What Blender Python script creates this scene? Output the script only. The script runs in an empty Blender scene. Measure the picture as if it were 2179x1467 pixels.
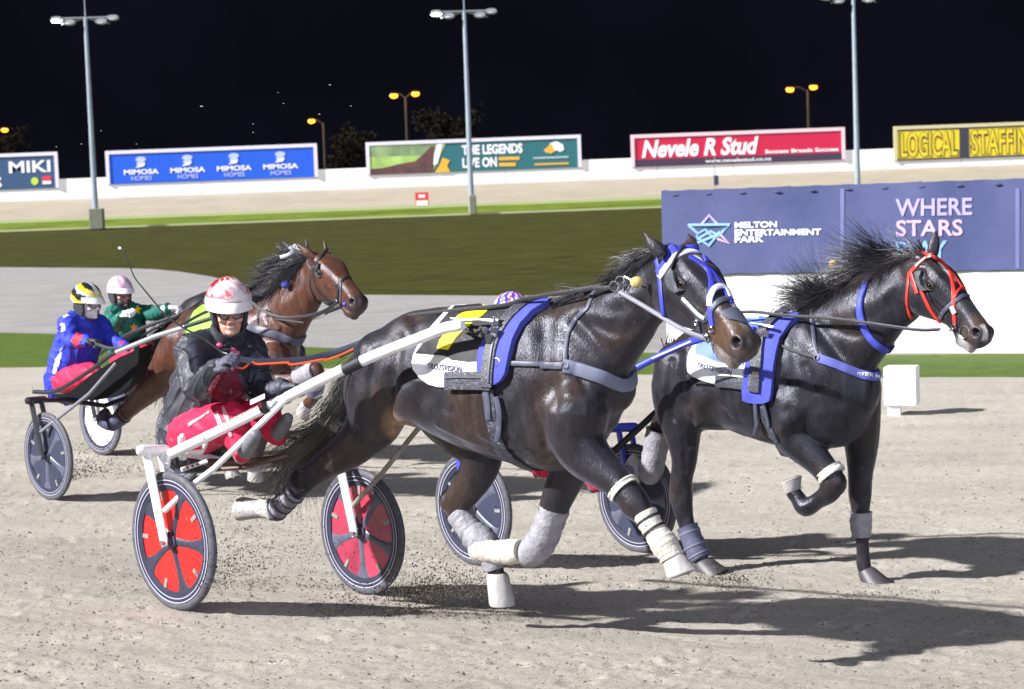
import bpy, bmesh, math, random
import numpy as np
from mathutils import Vector as V, Matrix
from mathutils.bvhtree import BVHTree
from mathutils.geometry import delaunay_2d_cdt
random.seed(7); rng = np.random.default_rng(7)
R = math.radians
S = bpy.context.scene
COL = S.collection

# ------------------------------------------------------------------ camera
W, H, F = 2179.0, 1467.0, 4300.0            # photo size and focal length in its pixels
CX, CY = W/2, H/2
HC = 2.03                                   # eye height above the near wheel's ground
PITCH, ROLL = math.atan(333.5/F), R(2.1)
FW = V((0, math.cos(PITCH), -math.sin(PITCH)))
R0 = V((1, 0, 0)); U0 = V((0, math.sin(PITCH), math.cos(PITCH)))
RT = R0*math.cos(ROLL) - U0*math.sin(ROLL)
UP = R0*math.sin(ROLL) + U0*math.cos(ROLL)
EYE = V((0, 0, HC))
cam = bpy.data.cameras.new('camera'); camo = bpy.data.objects.new('camera', cam); COL.objects.link(camo)
cam.sensor_width = 36; cam.lens = F/W*36; cam.clip_end = 3000; cam.clip_start = .1
camo.matrix_world = Matrix(((RT.x, UP.x, -FW.x, 0), (RT.y, UP.y, -FW.y, 0), (RT.z, UP.z, -FW.z, HC), (0, 0, 0, 1)))
cam.dof.use_dof = True; cam.dof.focus_distance = 10.2; cam.dof.aperture_fstop = 5.6
S.camera = camo
# ------------------------------------------------------------------ night sky, floodlights and an added fill
wd = bpy.data.worlds.new('World'); S.world = wd; wd.use_nodes = True
nt = wd.node_tree; bg = nt.nodes['Background']
wn = nt.nodes.new('ShaderNodeTexNoise'); wn.inputs['Scale'].default_value = 9; wn.inputs['Detail'].default_value = 4
wr = nt.nodes.new('ShaderNodeValToRGB')
wr.color_ramp.elements[0].position = .35; wr.color_ramp.elements[0].color = (.0016, .0016, .0030, 1)
wr.color_ramp.elements[1].position = .7; wr.color_ramp.elements[1].color = (.0030, .0030, .0062, 1)
nt.links.new(wn.outputs['Fac'], wr.inputs['Fac']); nt.links.new(wr.outputs['Color'], bg.inputs['Color'])
bg.inputs['Strength'].default_value = 1.0
def sun(name, d, strength, ang, col):
    l = bpy.data.lights.new(name, 'SUN'); l.energy = strength; l.angle = R(ang); l.color = col
    o = bpy.data.objects.new(name, l); COL.objects.link(o)
    o.rotation_euler = V(d).to_track_quat('-Z', 'Y').to_euler(); o.location = (0, 0, 30); return o
sun('floodlight', (.81, .24, -.55), 5.0, 1.6, (1, .975, .945))          # the bank of track floodlights behind the camera, left
sun('floodlight', (-.25, .85, -.45), 1.0, 75, (.80, .84, 1))           # wide bluish fill added to lift shadows and walls, standing in for other floodlights
S.view_settings.view_transform = 'Standard'; S.view_settings.look = 'None'; S.view_settings.gamma = 1
S.view_settings.exposure = 1.05

# ------------------------------------------------------------------ picking points in the place
def raydir(px, py): return FW + RT*((px-CX)/F) - UP*((py-CY)/F)
def at(px, py, D): return EYE + raydir(px, py)*D
def proj(p):
    q = p - EYE; d = q.dot(FW); return (CX + F*q.dot(RT)/d, CY - F*q.dot(UP)/d, d)
BK = [(-60, 5.0), (-12, 1.0), (-8, .66), (-4, .32), (-2, .155), (-1, .076), (0, -.005), (.7, -.088), (1.4, -.175), (2.0, -.222), (2.7, -.252), (3.5, -.300), (5, -.325), (8, -.33), (400, -.33)]
def bank(u):                                 # smooth cross-fall of the track
    for i in range(len(BK)-1):
        (a, p), (b, q) = BK[i], BK[i+1]
        if a <= u <= b:
            def tan(j):
                if j == 0 or j == len(BK)-1: return 0 if j else (BK[1][1]-BK[0][1])/(BK[1][0]-BK[0][0])
                s0 = (BK[j][1]-BK[j-1][1])/(BK[j][0]-BK[j-1][0]); s1 = (BK[j+1][1]-BK[j][1])/(BK[j+1][0]-BK[j][0])
                return 0 if s0*s1 <= 0 else 2*s0*s1/(s0+s1)
            h = b-a; t = (u-a)/h
            return (2*t**3-3*t*t+1)*p+(t**3-2*t*t+t)*h*tan(i)+(3*t*t-2*t**3)*q+(t**3-t*t)*h*tan(i+1)
    return BK[-1][1]
def zg(x, y):                                # the banked track falls to the infield; the far turn rises again
    u = (x+1.677)*.634 + (y-10)*.773
    zn = bank(u)
    t = [(0, 0), (40, 0), (84, 1.15), (90, 1.55), (100, 2.62), (140, 2.62), (5000, 2.62)]
    zf = 0
    for (a, b), (c, d) in zip(t, t[1:]):
        if a <= y <= c: zf = b + (d-b)*(y-a)/(c-a)
    return zn + zf
def ground(px, py, D1=900):
    d = raydir(px, py); D = 4.0; st = .25
    while D < D1:
        p = EYE + d*(D+st)
        if p.z < zg(p.x, p.y):
            a, b = D, D+st
            for _ in range(30):
                m = (a+b)/2; p = EYE + d*m
                if p.z < zg(p.x, p.y): b = m
                else: a = m
            return EYE + d*b
        D += st; st *= 1.01
    return EYE + d*D1
def crop(x0, y0, s):
    return lambda *q: [(x0+x/s, y0+y/s) for x, y in q]

# ------------------------------------------------------------------ materials
def mat(name, col, rough=.6, metal=0, var=0, vs=8, bump=0, bs=40, spec=.5, sheen=0, attr=False, emit=0, coat=0, col2=None, stretch=None, alpha=1, spots=None, trans=0):
    m = bpy.data.materials.new(name); m.use_nodes = True; n = m.node_tree; p = n.nodes['Principled BSDF']
    L = n.links.new
    p.inputs['Roughness'].default_value = rough; p.inputs['Metallic'].default_value = metal
    p.inputs['Specular IOR Level'].default_value = spec
    if sheen: p.inputs['Sheen Weight'].default_value = sheen; p.inputs['Sheen Roughness'].default_value = .4; p.inputs['Sheen Tint'].default_value = (.7, .75, 1, 1); p.inputs['Specular Tint'].default_value = (.80, .83, 1, 1)
    if coat: p.inputs['Coat Weight'].default_value = coat; p.inputs['Coat Roughness'].default_value = .08
    if alpha < 1: p.inputs['Alpha'].default_value = alpha
    if trans: p.inputs['Transmission Weight'].default_value = trans
    tc = n.nodes.new('ShaderNodeTexCoord'); vec = tc.outputs['Object']
    if stretch:
        mp = n.nodes.new('ShaderNodeMapping'); mp.inputs['Scale'].default_value = stretch; L(vec, mp.inputs['Vector']); vec = mp.outputs['Vector']
    base = None
    if attr:
        a = n.nodes.new('ShaderNodeVertexColor'); a.layer_name = 'Col'; base = a.outputs['Color']
    else:
        c = n.nodes.new('ShaderNodeRGB'); c.outputs[0].default_value = (*col, 1); base = c.outputs[0]
    if var:
        t = n.nodes.new('ShaderNodeTexNoise'); t.inputs['Scale'].default_value = vs; t.inputs['Detail'].default_value = 8; t.inputs['Roughness'].default_value = .65
        L(vec, t.inputs['Vector'])
        r = n.nodes.new('ShaderNodeMapRange'); r.inputs[1].default_value = .3; r.inputs[2].default_value = .7; L(t.outputs['Fac'], r.inputs[0])
        x = n.nodes.new('ShaderNodeMix'); x.data_type = 'RGBA'
        L(r.outputs[0], x.inputs[0])
        if col2:
            L(base, x.inputs[6]); x.inputs[7].default_value = (*col2, 1)
        else:
            g = n.nodes.new('ShaderNodeMix'); g.data_type = 'RGBA'; g.blend_type = 'MULTIPLY'; g.inputs[0].default_value = 1
            L(base, g.inputs[6]); g.inputs[7].default_value = (1-var, 1-var, 1-var, 1)
            g2 = n.nodes.new('ShaderNodeMix'); g2.data_type = 'RGBA'; g2.blend_type = 'MULTIPLY'; g2.inputs[0].default_value = 1
            L(base, g2.inputs[6]); g2.inputs[7].default_value = (1+var, 1+var, 1+var, 1)
            L(g.outputs[2], x.inputs[6]); L(g2.outputs[2], x.inputs[7])
        base = x.outputs[2]
    if spots:                                # (colour, noise scale, threshold): flecks of thrown sand
        t = n.nodes.new('ShaderNodeTexNoise'); t.inputs['Scale'].default_value = spots[1]; t.inputs['Detail'].default_value = 3; L(tc.outputs['Object'], t.inputs['Vector'])
        r = n.nodes.new('ShaderNodeMapRange'); r.inputs[1].default_value = spots[2]; r.inputs[2].default_value = spots[2]+.05; L(t.outputs['Fac'], r.inputs[0])
        x = n.nodes.new('ShaderNodeMix'); x.data_type = 'RGBA'; L(r.outputs[0], x.inputs[0]); L(base, x.inputs[6]); x.inputs[7].default_value = (*spots[0], 1); base = x.outputs[2]
    L(base, p.inputs['Base Color'])
    if emit:
        L(base, p.inputs['Emission Color']); p.inputs['Emission Strength'].default_value = emit
    if bump:
        t = n.nodes.new('ShaderNodeTexNoise'); t.inputs['Scale'].default_value = bs; t.inputs['Detail'].default_value = 6; L(vec, t.inputs['Vector'])
        b = n.nodes.new('ShaderNodeBump'); b.inputs['Strength'].default_value = bump; b.inputs['Distance'].default_value = .01
        L(t.outputs['Fac'], b.inputs['Height']); L(b.outputs[0], p.inputs['Normal'])
    return m
M = {}
def C(name, col, **k):
    if name not in M: M[name] = mat(name, col, **k)
    return M[name]

# ------------------------------------------------------------------ mesh building
class MB:
    def __init__(s): s.v = []; s.f = []; s.c = []
    def add(s, vs, fs, col=None):
        o = len(s.v); s.v += [V(x) for x in vs]; s.f += [tuple(i+o for i in f) for f in fs]
        s.c += [col]*len(vs); return s
    def loft(s, rings, cap=True, closed=False, col=None):
        n = len(rings[0]); vs = [p for r in rings for p in r]; fs = []
        m = len(rings)
        for i in range(m if closed else m-1):
            a = i*n; b = ((i+1) % m)*n
            for j in range(n): k = (j+1) % n; fs.append((a+j, a+k, b+k, b+j))
        if cap and not closed:
            fs.append(tuple(reversed(range(n)))); fs.append(tuple(range((m-1)*n, m*n)))
        return s.add(vs, fs, col)
    def tube(s, pts, rad, seg=8, ratio=None, ref=None, round_=False, col=None):
        pts = [V(p) for p in pts]; n = len(pts)
        rad = [rad]*n if isinstance(rad, (int, float)) else list(rad)
        if round_:                           # rounded ends
            t0 = (pts[0]-pts[1]).normalized(); t1 = (pts[-1]-pts[-2]).normalized()
            pts = [pts[0]+t0*rad[0]*.85, pts[0]+t0*rad[0]*.5]+pts+[pts[-1]+t1*rad[-1]*.5, pts[-1]+t1*rad[-1]*.85]
            rad = [rad[0]*.4, rad[0]*.85]+rad+[rad[-1]*.85, rad[-1]*.4]; n = len(pts)
        rings = []; pu = None
        for i in range(n):
            t = (pts[min(i+1, n-1)]-pts[max(i-1, 0)]).normalized()
            if ref is not None: u = ref - t*ref.dot(t)
            elif pu is None: u = t.orthogonal()
            else: u = pu - t*pu.dot(t)
            u = u.normalized() if u.length > 1e-6 else t.orthogonal().normalized()
            pu = u; w = t.cross(u)
            k = ratio or 1
            rings.append([pts[i]+u*(rad[i]*k*math.cos(q))+w*(rad[i]*math.sin(q)) for q in [2*math.pi*j/seg for j in range(seg)]])
        return s.loft(rings, col=col)
    def box(s, c, ax, ay, az, col=None):     # centre and three half-axis vectors
        c = V(c); vs = [c+ax*i+ay*j+az*k for k in (-1, 1) for j in (-1, 1) for i in (-1, 1)]
        return s.add(vs, [(0, 2, 3, 1), (4, 5, 7, 6), (0, 1, 5, 4), (2, 6, 7, 3), (0, 4, 6, 2), (1, 3, 7, 5)], col)
    def ell(s, c, ax, ay, az, nu=12, nv=8, col=None):
        c = V(c); rings = []
        for i in range(1, nv):
            a = math.pi*i/nv
            rings.append([c + az*math.cos(a) + (ax*math.cos(b)+ay*math.sin(b))*math.sin(a) for b in [2*math.pi*j/nu for j in range(nu)]])
        o = len(s.v); s.loft(rings, cap=False, col=col); n = len(s.v)
        s.v += [c+az, c-az]; s.c += [col, col]
        for j in range(nu):
            k = (j+1) % nu; s.f.append((n, o+k, o+j)); s.f.append((n+1, o+(nv-2)*nu+j, o+(nv-2)*nu+k))
        return s
    def lathe(s, c, ax, prof, seg=40, col=None, closed=True):   # prof: (radius, offset along axis)
        c = V(c); ax = V(ax).normalized(); u = ax.orthogonal().normalized(); w = ax.cross(u)
        rings = [[c+ax*h+(u*math.cos(q)+w*math.sin(q))*r for r, h in prof] for q in [2*math.pi*j/seg for j in range(seg)]]
        n = len(prof); vs = [p for r in rings for p in r]; fs = []
        for i in range(seg):
            a, b = i*n, ((i+1) % seg)*n
            for j in range(n if closed else n-1):
                k = (j+1) % n; fs.append((a+j, b+j, b+k, a+k))
        return s.add(vs, fs, col)
    def prism(s, poly, thick):               # a flat outline (list of 3-D points) given thickness vector
        n = len(poly); vs = [V(p) for p in poly]+[V(p)+thick for p in poly]
        fs = [tuple(range(n)), tuple(reversed(range(n, 2*n)))]+[(i, (i+1) % n, n+(i+1) % n, n+i) for i in range(n)]
        return s.add(vs, fs)
def tagp(o, label=None, cat=None, group=None, kind=None):
    if label: o['label'] = label
    if cat: o['category'] = cat
    if group: o['group'] = group
    if kind: o['kind'] = kind
    return o
def thing(name, loc, label, cat, group=None):
    o = bpy.data.objects.new(name, None); COL.objects.link(o); o.location = V(loc); o.empty_display_size = .2
    return tagp(o, label, cat, group)
def wloc(o):
    p = V((0, 0, 0))
    while o: p += o.location; o = o.parent
    return p
def link(name, me, m, parent=None, base=None, smooth=True):
    ms = m if isinstance(m, (list, tuple)) else [m]
    for q in ms: me.materials.append(q)
    if smooth: me.shade_smooth()
    o = bpy.data.objects.new(name, me); COL.objects.link(o)
    if parent:
        me.transform(Matrix.Translation(-wloc(parent))); o.parent = parent
    elif base is not None:
        me.transform(Matrix.Translation(-V(base))); o.location = V(base)
    return o
def obj(name, mb, m, parent=None, base=None, smooth=True, sharp=None):
    me = bpy.data.meshes.new(name); me.from_pydata([tuple(v) for v in mb.v], [], mb.f); me.update()
    bm = bmesh.new(); bm.from_mesh(me); bmesh.ops.recalc_face_normals(bm, faces=bm.faces)
    if smooth:
        for e in bm.edges:
            if len(e.link_faces) == 2 and e.calc_face_angle(0) > R(sharp or 38): e.smooth = False
    bm.to_mesh(me); bm.free()
    if any(c is not None for c in mb.c):
        a = me.color_attributes.new('Col', 'FLOAT_COLOR', 'POINT')
        arr = np.ones((len(mb.v), 4), np.float32)
        for i, c in enumerate(mb.c):
            if c is not None: arr[i, :3] = c
        a.data.foreach_set('color', arr.ravel())
    return link(name, me, m, parent, base, smooth)
def fuse(mb, voxel, it=8, fac=.5):           # union of overlapping closed shells as one smooth skin; returns a mesh in world space
    me = bpy.data.meshes.new('t'); me.from_pydata([tuple(v) for v in mb.v], [], mb.f); me.update()
    bm = bmesh.new(); bm.from_mesh(me); bmesh.ops.recalc_face_normals(bm, faces=bm.faces); bm.to_mesh(me); bm.free()
    o = bpy.data.objects.new('t', me); COL.objects.link(o)
    r = o.modifiers.new('r', 'REMESH'); r.mode = 'VOXEL'; r.voxel_size = voxel
    if it: q = o.modifiers.new('s', 'SMOOTH'); q.iterations = it; q.factor = fac
    dg = bpy.context.evaluated_depsgraph_get(); dg.update()
    out = bpy.data.meshes.new_from_object(o.evaluated_get(dg))
    bpy.data.objects.remove(o); bpy.data.meshes.remove(me)
    return out
def verts(me):
    a = np.empty(len(me.vertices)*3); me.vertices.foreach_get('co', a); return a.reshape(-1, 3)
def setverts(me, a): me.vertices.foreach_set('co', a.ravel()); me.update()
def setcol(me, arr):
    a = me.color_attributes.new('Col', 'FLOAT_COLOR', 'POINT')
    b = np.ones((len(arr), 4), np.float32); b[:, :3] = arr; a.data.foreach_set('color', b.ravel())
def bvh_of(*meshes):
    vs = []; fs = []
    for me in meshes:
        o = len(vs); vs += [v.co.copy() for v in me.vertices]; fs += [tuple(i+o for i in p.vertices) for p in me.polygons]
    return BVHTree.FromPolygons(vs, fs)
def spline(pts, n=6):                        # Catmull-Rom through points of any dimension
    P = [np.array(p, float) for p in pts]
    if len(P) < 3:
        return [P[0]+(P[-1]-P[0])*i/n for i in range(n+1)]
    P = [2*P[0]-P[1]]+P+[2*P[-1]-P[-2]]; out = []
    for i in range(1, len(P)-2):
        for j in range(n):
            t = j/n; a, b, c, d = P[i-1:i+3]
            out.append(.5*((2*b)+(c-a)*t+(2*a-5*b+4*c-d)*t*t+(3*b-a-3*c+d)*t**3))
    out.append(P[-2]); return out
def hit(bvh, px, py):
    d = raydir(px, py).normalized(); h = bvh.ray_cast(EYE, d)
    return (h[0], (h[1] if h[1].dot(d) < 0 else -h[1])) if h[0] else None
def lay(bvh, pix, off=.004, n=6, stop=False):            # a pixel path dropped onto a surface
    out = []; miss = []
    for p in spline(pix, n):
        h = hit(bvh, p[0], p[1])
        if h: out.append([h[0]+h[1]*off, h[1]])
        elif out and stop: break
        elif out:
            D = (out[-1][0]-EYE).dot(FW); q = at(p[0], p[1], D); k = bvh.find_nearest(q)
            nn = (q-k[0]).normalized() if (q-k[0]).length > 1e-4 else k[1]
            out.append([k[0]+nn*off, nn])
    return out
def ribbon(mb, path, w, th=.004):            # path: [point, normal]; w half width
    n = len(path)
    if n < 2: return
    rings = []
    for i in range(n):
        t = (path[min(i+1, n-1)][0]-path[max(i-1, 0)][0])
        t = t.normalized() if t.length > 1e-7 else V((1, 0, 0))
        nn = path[i][1]; b = t.cross(nn)
        if b.length < 1e-5: b = t.orthogonal()
        b.normalize(); p = path[i][0]
        rings.append([p-b*w-nn*th*1.5, p+b*w-nn*th*1.5, p+b*w+nn*th*.6, p+b*w*.7+nn*th, p-b*w*.7+nn*th, p-b*w+nn*th*.6])
    mb.loft(rings)
def smooth_normals(path, k=2):
    ns = [p[1] for p in path]; n = len(ns)
    for i in range(n):
        a = V((0, 0, 0))
        for j in range(max(0, i-k), min(n, i+k+1)): a += ns[j]
        path[i][1] = a.normalized()
    return path
def cdt_fill(poly, step):                    # fills a 2-D outline with fine triangles
    P = [V(p[:2]) for p in poly]; n = len(P); B = []
    for i in range(n):
        a, b = P[i], P[(i+1) % n]; k = max(1, int((b-a).length/step))
        B += [a+(b-a)*j/k for j in range(k)]
    def inside(q):
        c = False; j = len(B)-1
        for i in range(len(B)):
            if (B[i].y > q.y) != (B[j].y > q.y) and q.x < (B[j].x-B[i].x)*(q.y-B[i].y)/(B[j].y-B[i].y)+B[i].x: c = not c
            j = i
        return c
    x0, x1 = min(p.x for p in B), max(p.x for p in B); y0, y1 = min(p.y for p in B), max(p.y for p in B)
    I = []; y = y0+step/2
    while y < y1:
        x = x0+step/2
        while x < x1:
            q = V((x, y))
            if inside(q) and min((q-b).length for b in B) > step*.5: I.append(q)
            x += step
        y += step
    m = len(B)
    r = delaunay_2d_cdt(B+I, [], [list(range(m))], 1, 1e-4)
    return r[0], r[2], m
def patch(bvh, poly, off=.006, step=7, thick=.006):   # cloth lying on a surface, outline given as seen in the photo
    vs, fs, m = cdt_fill(poly, step); P = []; N = []
    last = None
    for v in vs:
        h = hit(bvh, v.x, v.y)
        if not h:
            q = at(v.x, v.y, (last-EYE).dot(FW) if last else 9.5); k = bvh.find_nearest(q); h = (k[0], k[1])
        last = h[0]; P.append(h[0]); N.append(h[1])
    nb = [[] for _ in P]
    for f in fs:
        for i in range(len(f)):
            a, b = f[i], f[(i+1) % len(f)]; nb[a].append(b); nb[b].append(a)
    for _ in range(3): N = [(n+sum((N[j] for j in q), V((0, 0, 0)))).normalized() for n, q in zip(N, nb)]
    mb = MB(); n = len(P)
    cnt = {}
    for f in fs:
        for i in range(len(f)):
            e = (f[i], f[(i+1) % len(f)]); cnt[e] = 1
    side = [(a, b, b+n, a+n) for (a, b) in cnt if (b, a) not in cnt]
    mb.add([p+q*(off+thick) for p, q in zip(P, N)]+[p-q*.004 for p, q in zip(P, N)], [tuple(f) for f in fs]+[tuple(i+n for i in reversed(f)) for f in fs]+side)
    return mb
# ------------------------------------------------------------------ lettering
def text2d(s, bold=.0, shear=0, space=1.0):
    c = bpy.data.curves.new('t', 'FONT'); c.body = s; c.size = 1; c.fill_mode = 'FRONT'; c.offset = bold; c.shear = shear; c.space_character = space
    c.resolution_u = 3
    o = bpy.data.objects.new('t', c); COL.objects.link(o)
    dg = bpy.context.evaluated_depsgraph_get(); dg.update()
    me = bpy.data.meshes.new_from_object(o.evaluated_get(dg)); bpy.data.objects.remove(o); bpy.data.curves.remove(c)
    vs = verts(me)[:, :2]; fs = [tuple(p.vertices) for p in me.polygons]; bpy.data.meshes.remove(me)
    lo = vs.min(0); hi = vs.max(0)
    return (vs-lo)/(hi-lo), fs               # in the unit square
def text_flat(mb, s, org, ux, uy, nrm, th=.004, **k):  # text filling the parallelogram org, ux, uy
    vs, fs = text2d(s, **k); n = len(vs)
    top = [org+ux*float(a)+uy*float(b)+nrm*th for a, b in vs]
    cnt = {}
    for f in fs:
        for i in range(len(f)): cnt[(f[i], f[(i+1) % len(f)])] = 1
    bot = [p-nrm*(th+.002) for p in top]
    mb.add(top+bot, fs+[(a, b, b+n, a+n) for a, b in cnt if (b, a) not in cnt])
def text_lay(mb, bvh, s, quad, off=.012, **k):         # quad: photo corners bl, br, tr, tl
    vs, fs = text2d(s, **k); bl, br, tr, tl = [np.array(q, float) for q in quad]; P = []
    for a, b in vs:
        q = bl*(1-a)*(1-b)+br*a*(1-b)+tr*a*b+tl*(1-a)*b
        h = hit(bvh, q[0], q[1]) 
        P.append(h[0]+h[1]*off if h else (P[-1] if P else at(q[0], q[1], 9.5)))
    n = len(P); mb.add(P+[p+raydir(*proj(p)[:2]).normalized()*(off) for p in P], fs+[(a, b, b+n, a+n) for a, b in {(f[i], f[(i+1) % len(f)]) for f in fs for i in range(len(f))} if (b, a) not in {(f[i], f[(i+1) % len(f)]) for f in fs for i in range(len(f))}] if n < 0 else fs)
# ================================================================== THE SETTING
def zcurve(x, y, n): return 0
XS = [-1500, -1000, -700, -400, -200] + list(range(-100, 2400, 60)) + [2500, 2800, 3200, 3800]
def interp(tab, x):
    if x <= tab[0][0]: return tab[0][1]
    for (a, b), (c, d) in zip(tab, tab[1:]):
        if x <= c: return b+(d-b)*(x-a)/(c-a)
    return tab[-1][1]
roll = lambda x: -(x-1090)*.0367
near_b = lambda x: interp([(-1500, 800), (0, 783), (120, 781), (700, 784), (1100, 795), (1890, 803), (2179, 803), (3800, 830)], x)
near_t = lambda x: interp([(-1500, 715), (0, 708), (120, 711), (700, 741), (1100, 748), (1890, 755), (2179, 752), (3800, 760)], x)
grav_t = lambda x: interp([(-1500, 560), (0, 569), (280, 571), (350, 574), (420, 583), (500, 600), (580, 620), (640, 627), (1000, 629), (1500, 632), (2179, 632), (3800, 632)], x)
far_b = lambda x: 454+roll(x)
far_t = lambda x: 435.5+roll(x)
wall_b = lambda x: 390.5+roll(x)
def strip(name, lo, hi, m, n=4):
    rows = []
    for i in range(n+1):
        t = i/n; row = []
        for x in XS:
            a = lo(x) if callable(lo) else lo; b = hi(x) if callable(hi) else hi
            if isinstance(a, V) or isinstance(b, V): pass
            row.append(ground(x, a+(b-a)*t, 160))
        rows.append(row)
    mb = MB(); k = len(XS)
    mb.add([p for r in rows for p in r], [(i*k+j, i*k+j+1, (i+1)*k+j+1, (i+1)*k+j) for i in range(n) for j in range(k-1)])
    return tagp(obj(name, mb, m), kind='structure')
def sand_mat(name, c1, c2, c3):
    m = bpy.data.materials.new(name); m.use_nodes = True; n = m.node_tree; p = n.nodes['Principled BSDF']; L = n.links.new
    p.inputs['Roughness'].default_value = .95; p.inputs['Specular IOR Level'].default_value = .15
    tc = n.nodes.new('ShaderNodeTexCoord')
    def noise(sc, det=6, stretch=(1, 1, 1), ro=.6):
        mp = n.nodes.new('ShaderNodeMapping'); mp.inputs['Scale'].default_value = stretch; mp.inputs['Rotation'].default_value = (0, 0, R(-38)) if stretch[0] != stretch[1] else (0, 0, 0)
        L(tc.outputs['Object'], mp.inputs['Vector'])
        t = n.nodes.new('ShaderNodeTexNoise'); t.inputs['Scale'].default_value = sc; t.inputs['Detail'].default_value = det; t.inputs['Roughness'].default_value = ro; L(mp.outputs[0], t.inputs['Vector']); return t.outputs['Fac']
    def ramp(f, a, b):
        r = n.nodes.new('ShaderNodeMapRange'); r.inputs[1].default_value = a; r.inputs[2].default_value = b; L(f, r.inputs[0]); return r.outputs[0]
    def mix(f, a, b):
        x = n.nodes.new('ShaderNodeMix'); x.data_type = 'RGBA'; L(f, x.inputs[0])
        for i, q in ((6, a), (7, b)):
            if isinstance(q, tuple): x.inputs[i].default_value = (*q, 1)
            else: L(q, x.inputs[i])
        return x.outputs[2]
    c = mix(ramp(noise(.7, 7, (1, 2.2, 1), .7), .40, .72), c1, c2)      # broad damp and scuffed areas
    c = mix(ramp(noise(30, 5, (1, 2.6, 1), .8), .52, .74), c, c2)       # grit combed along the track
    c = mix(ramp(noise(48, 4, (1, 2.6, 1), .8), .53, .64), c, c3)       # dark grains
    c = mix(ramp(noise(13, 7, (1, 3.2, 1), .75), .585, .67), c, c3)     # clods and hoof scuffs
    c = mix(ramp(noise(130, 3, ro=.8), .62, .75), c, tuple(min(1, q*1.35) for q in c1))
    L(c, p.inputs['Base Color'])
    ad = n.nodes.new('ShaderNodeMath'); ad.operation = 'ADD'; L(noise(110, 6, ro=.75), ad.inputs[0]); L(noise(5, 8, (1, 2.0, 1), .75), ad.inputs[1])
    b = n.nodes.new('ShaderNodeBump'); b.inputs['Strength'].default_value = .55; b.inputs['Distance'].default_value = .03; L(ad.outputs[0], b.inputs['Height']); L(b.outputs[0], p.inputs['Normal'])
    return m
SAND = sand_mat('track_sand', (.50, .468, .42), (.37, .345, .305), (.135, .12, .10))
GRAVEL = sand_mat('grey_gravel', (.36, .35, .35), (.25, .245, .25), (.12, .115, .11))
FARSAND = mat('far_sand', (.33, .29, .225), .95, var=.12, vs=.5)
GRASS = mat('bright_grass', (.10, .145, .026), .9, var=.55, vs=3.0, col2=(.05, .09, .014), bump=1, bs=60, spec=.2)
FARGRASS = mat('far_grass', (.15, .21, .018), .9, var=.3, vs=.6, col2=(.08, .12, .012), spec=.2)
DARKGRASS = mat('infield_grass', (.017, .019, .005), .95, var=.5, vs=3.2, col2=(.066, .066, .015), stretch=(.3, 1.0, 1), spec=.1, bump=.6, bs=30)
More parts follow.
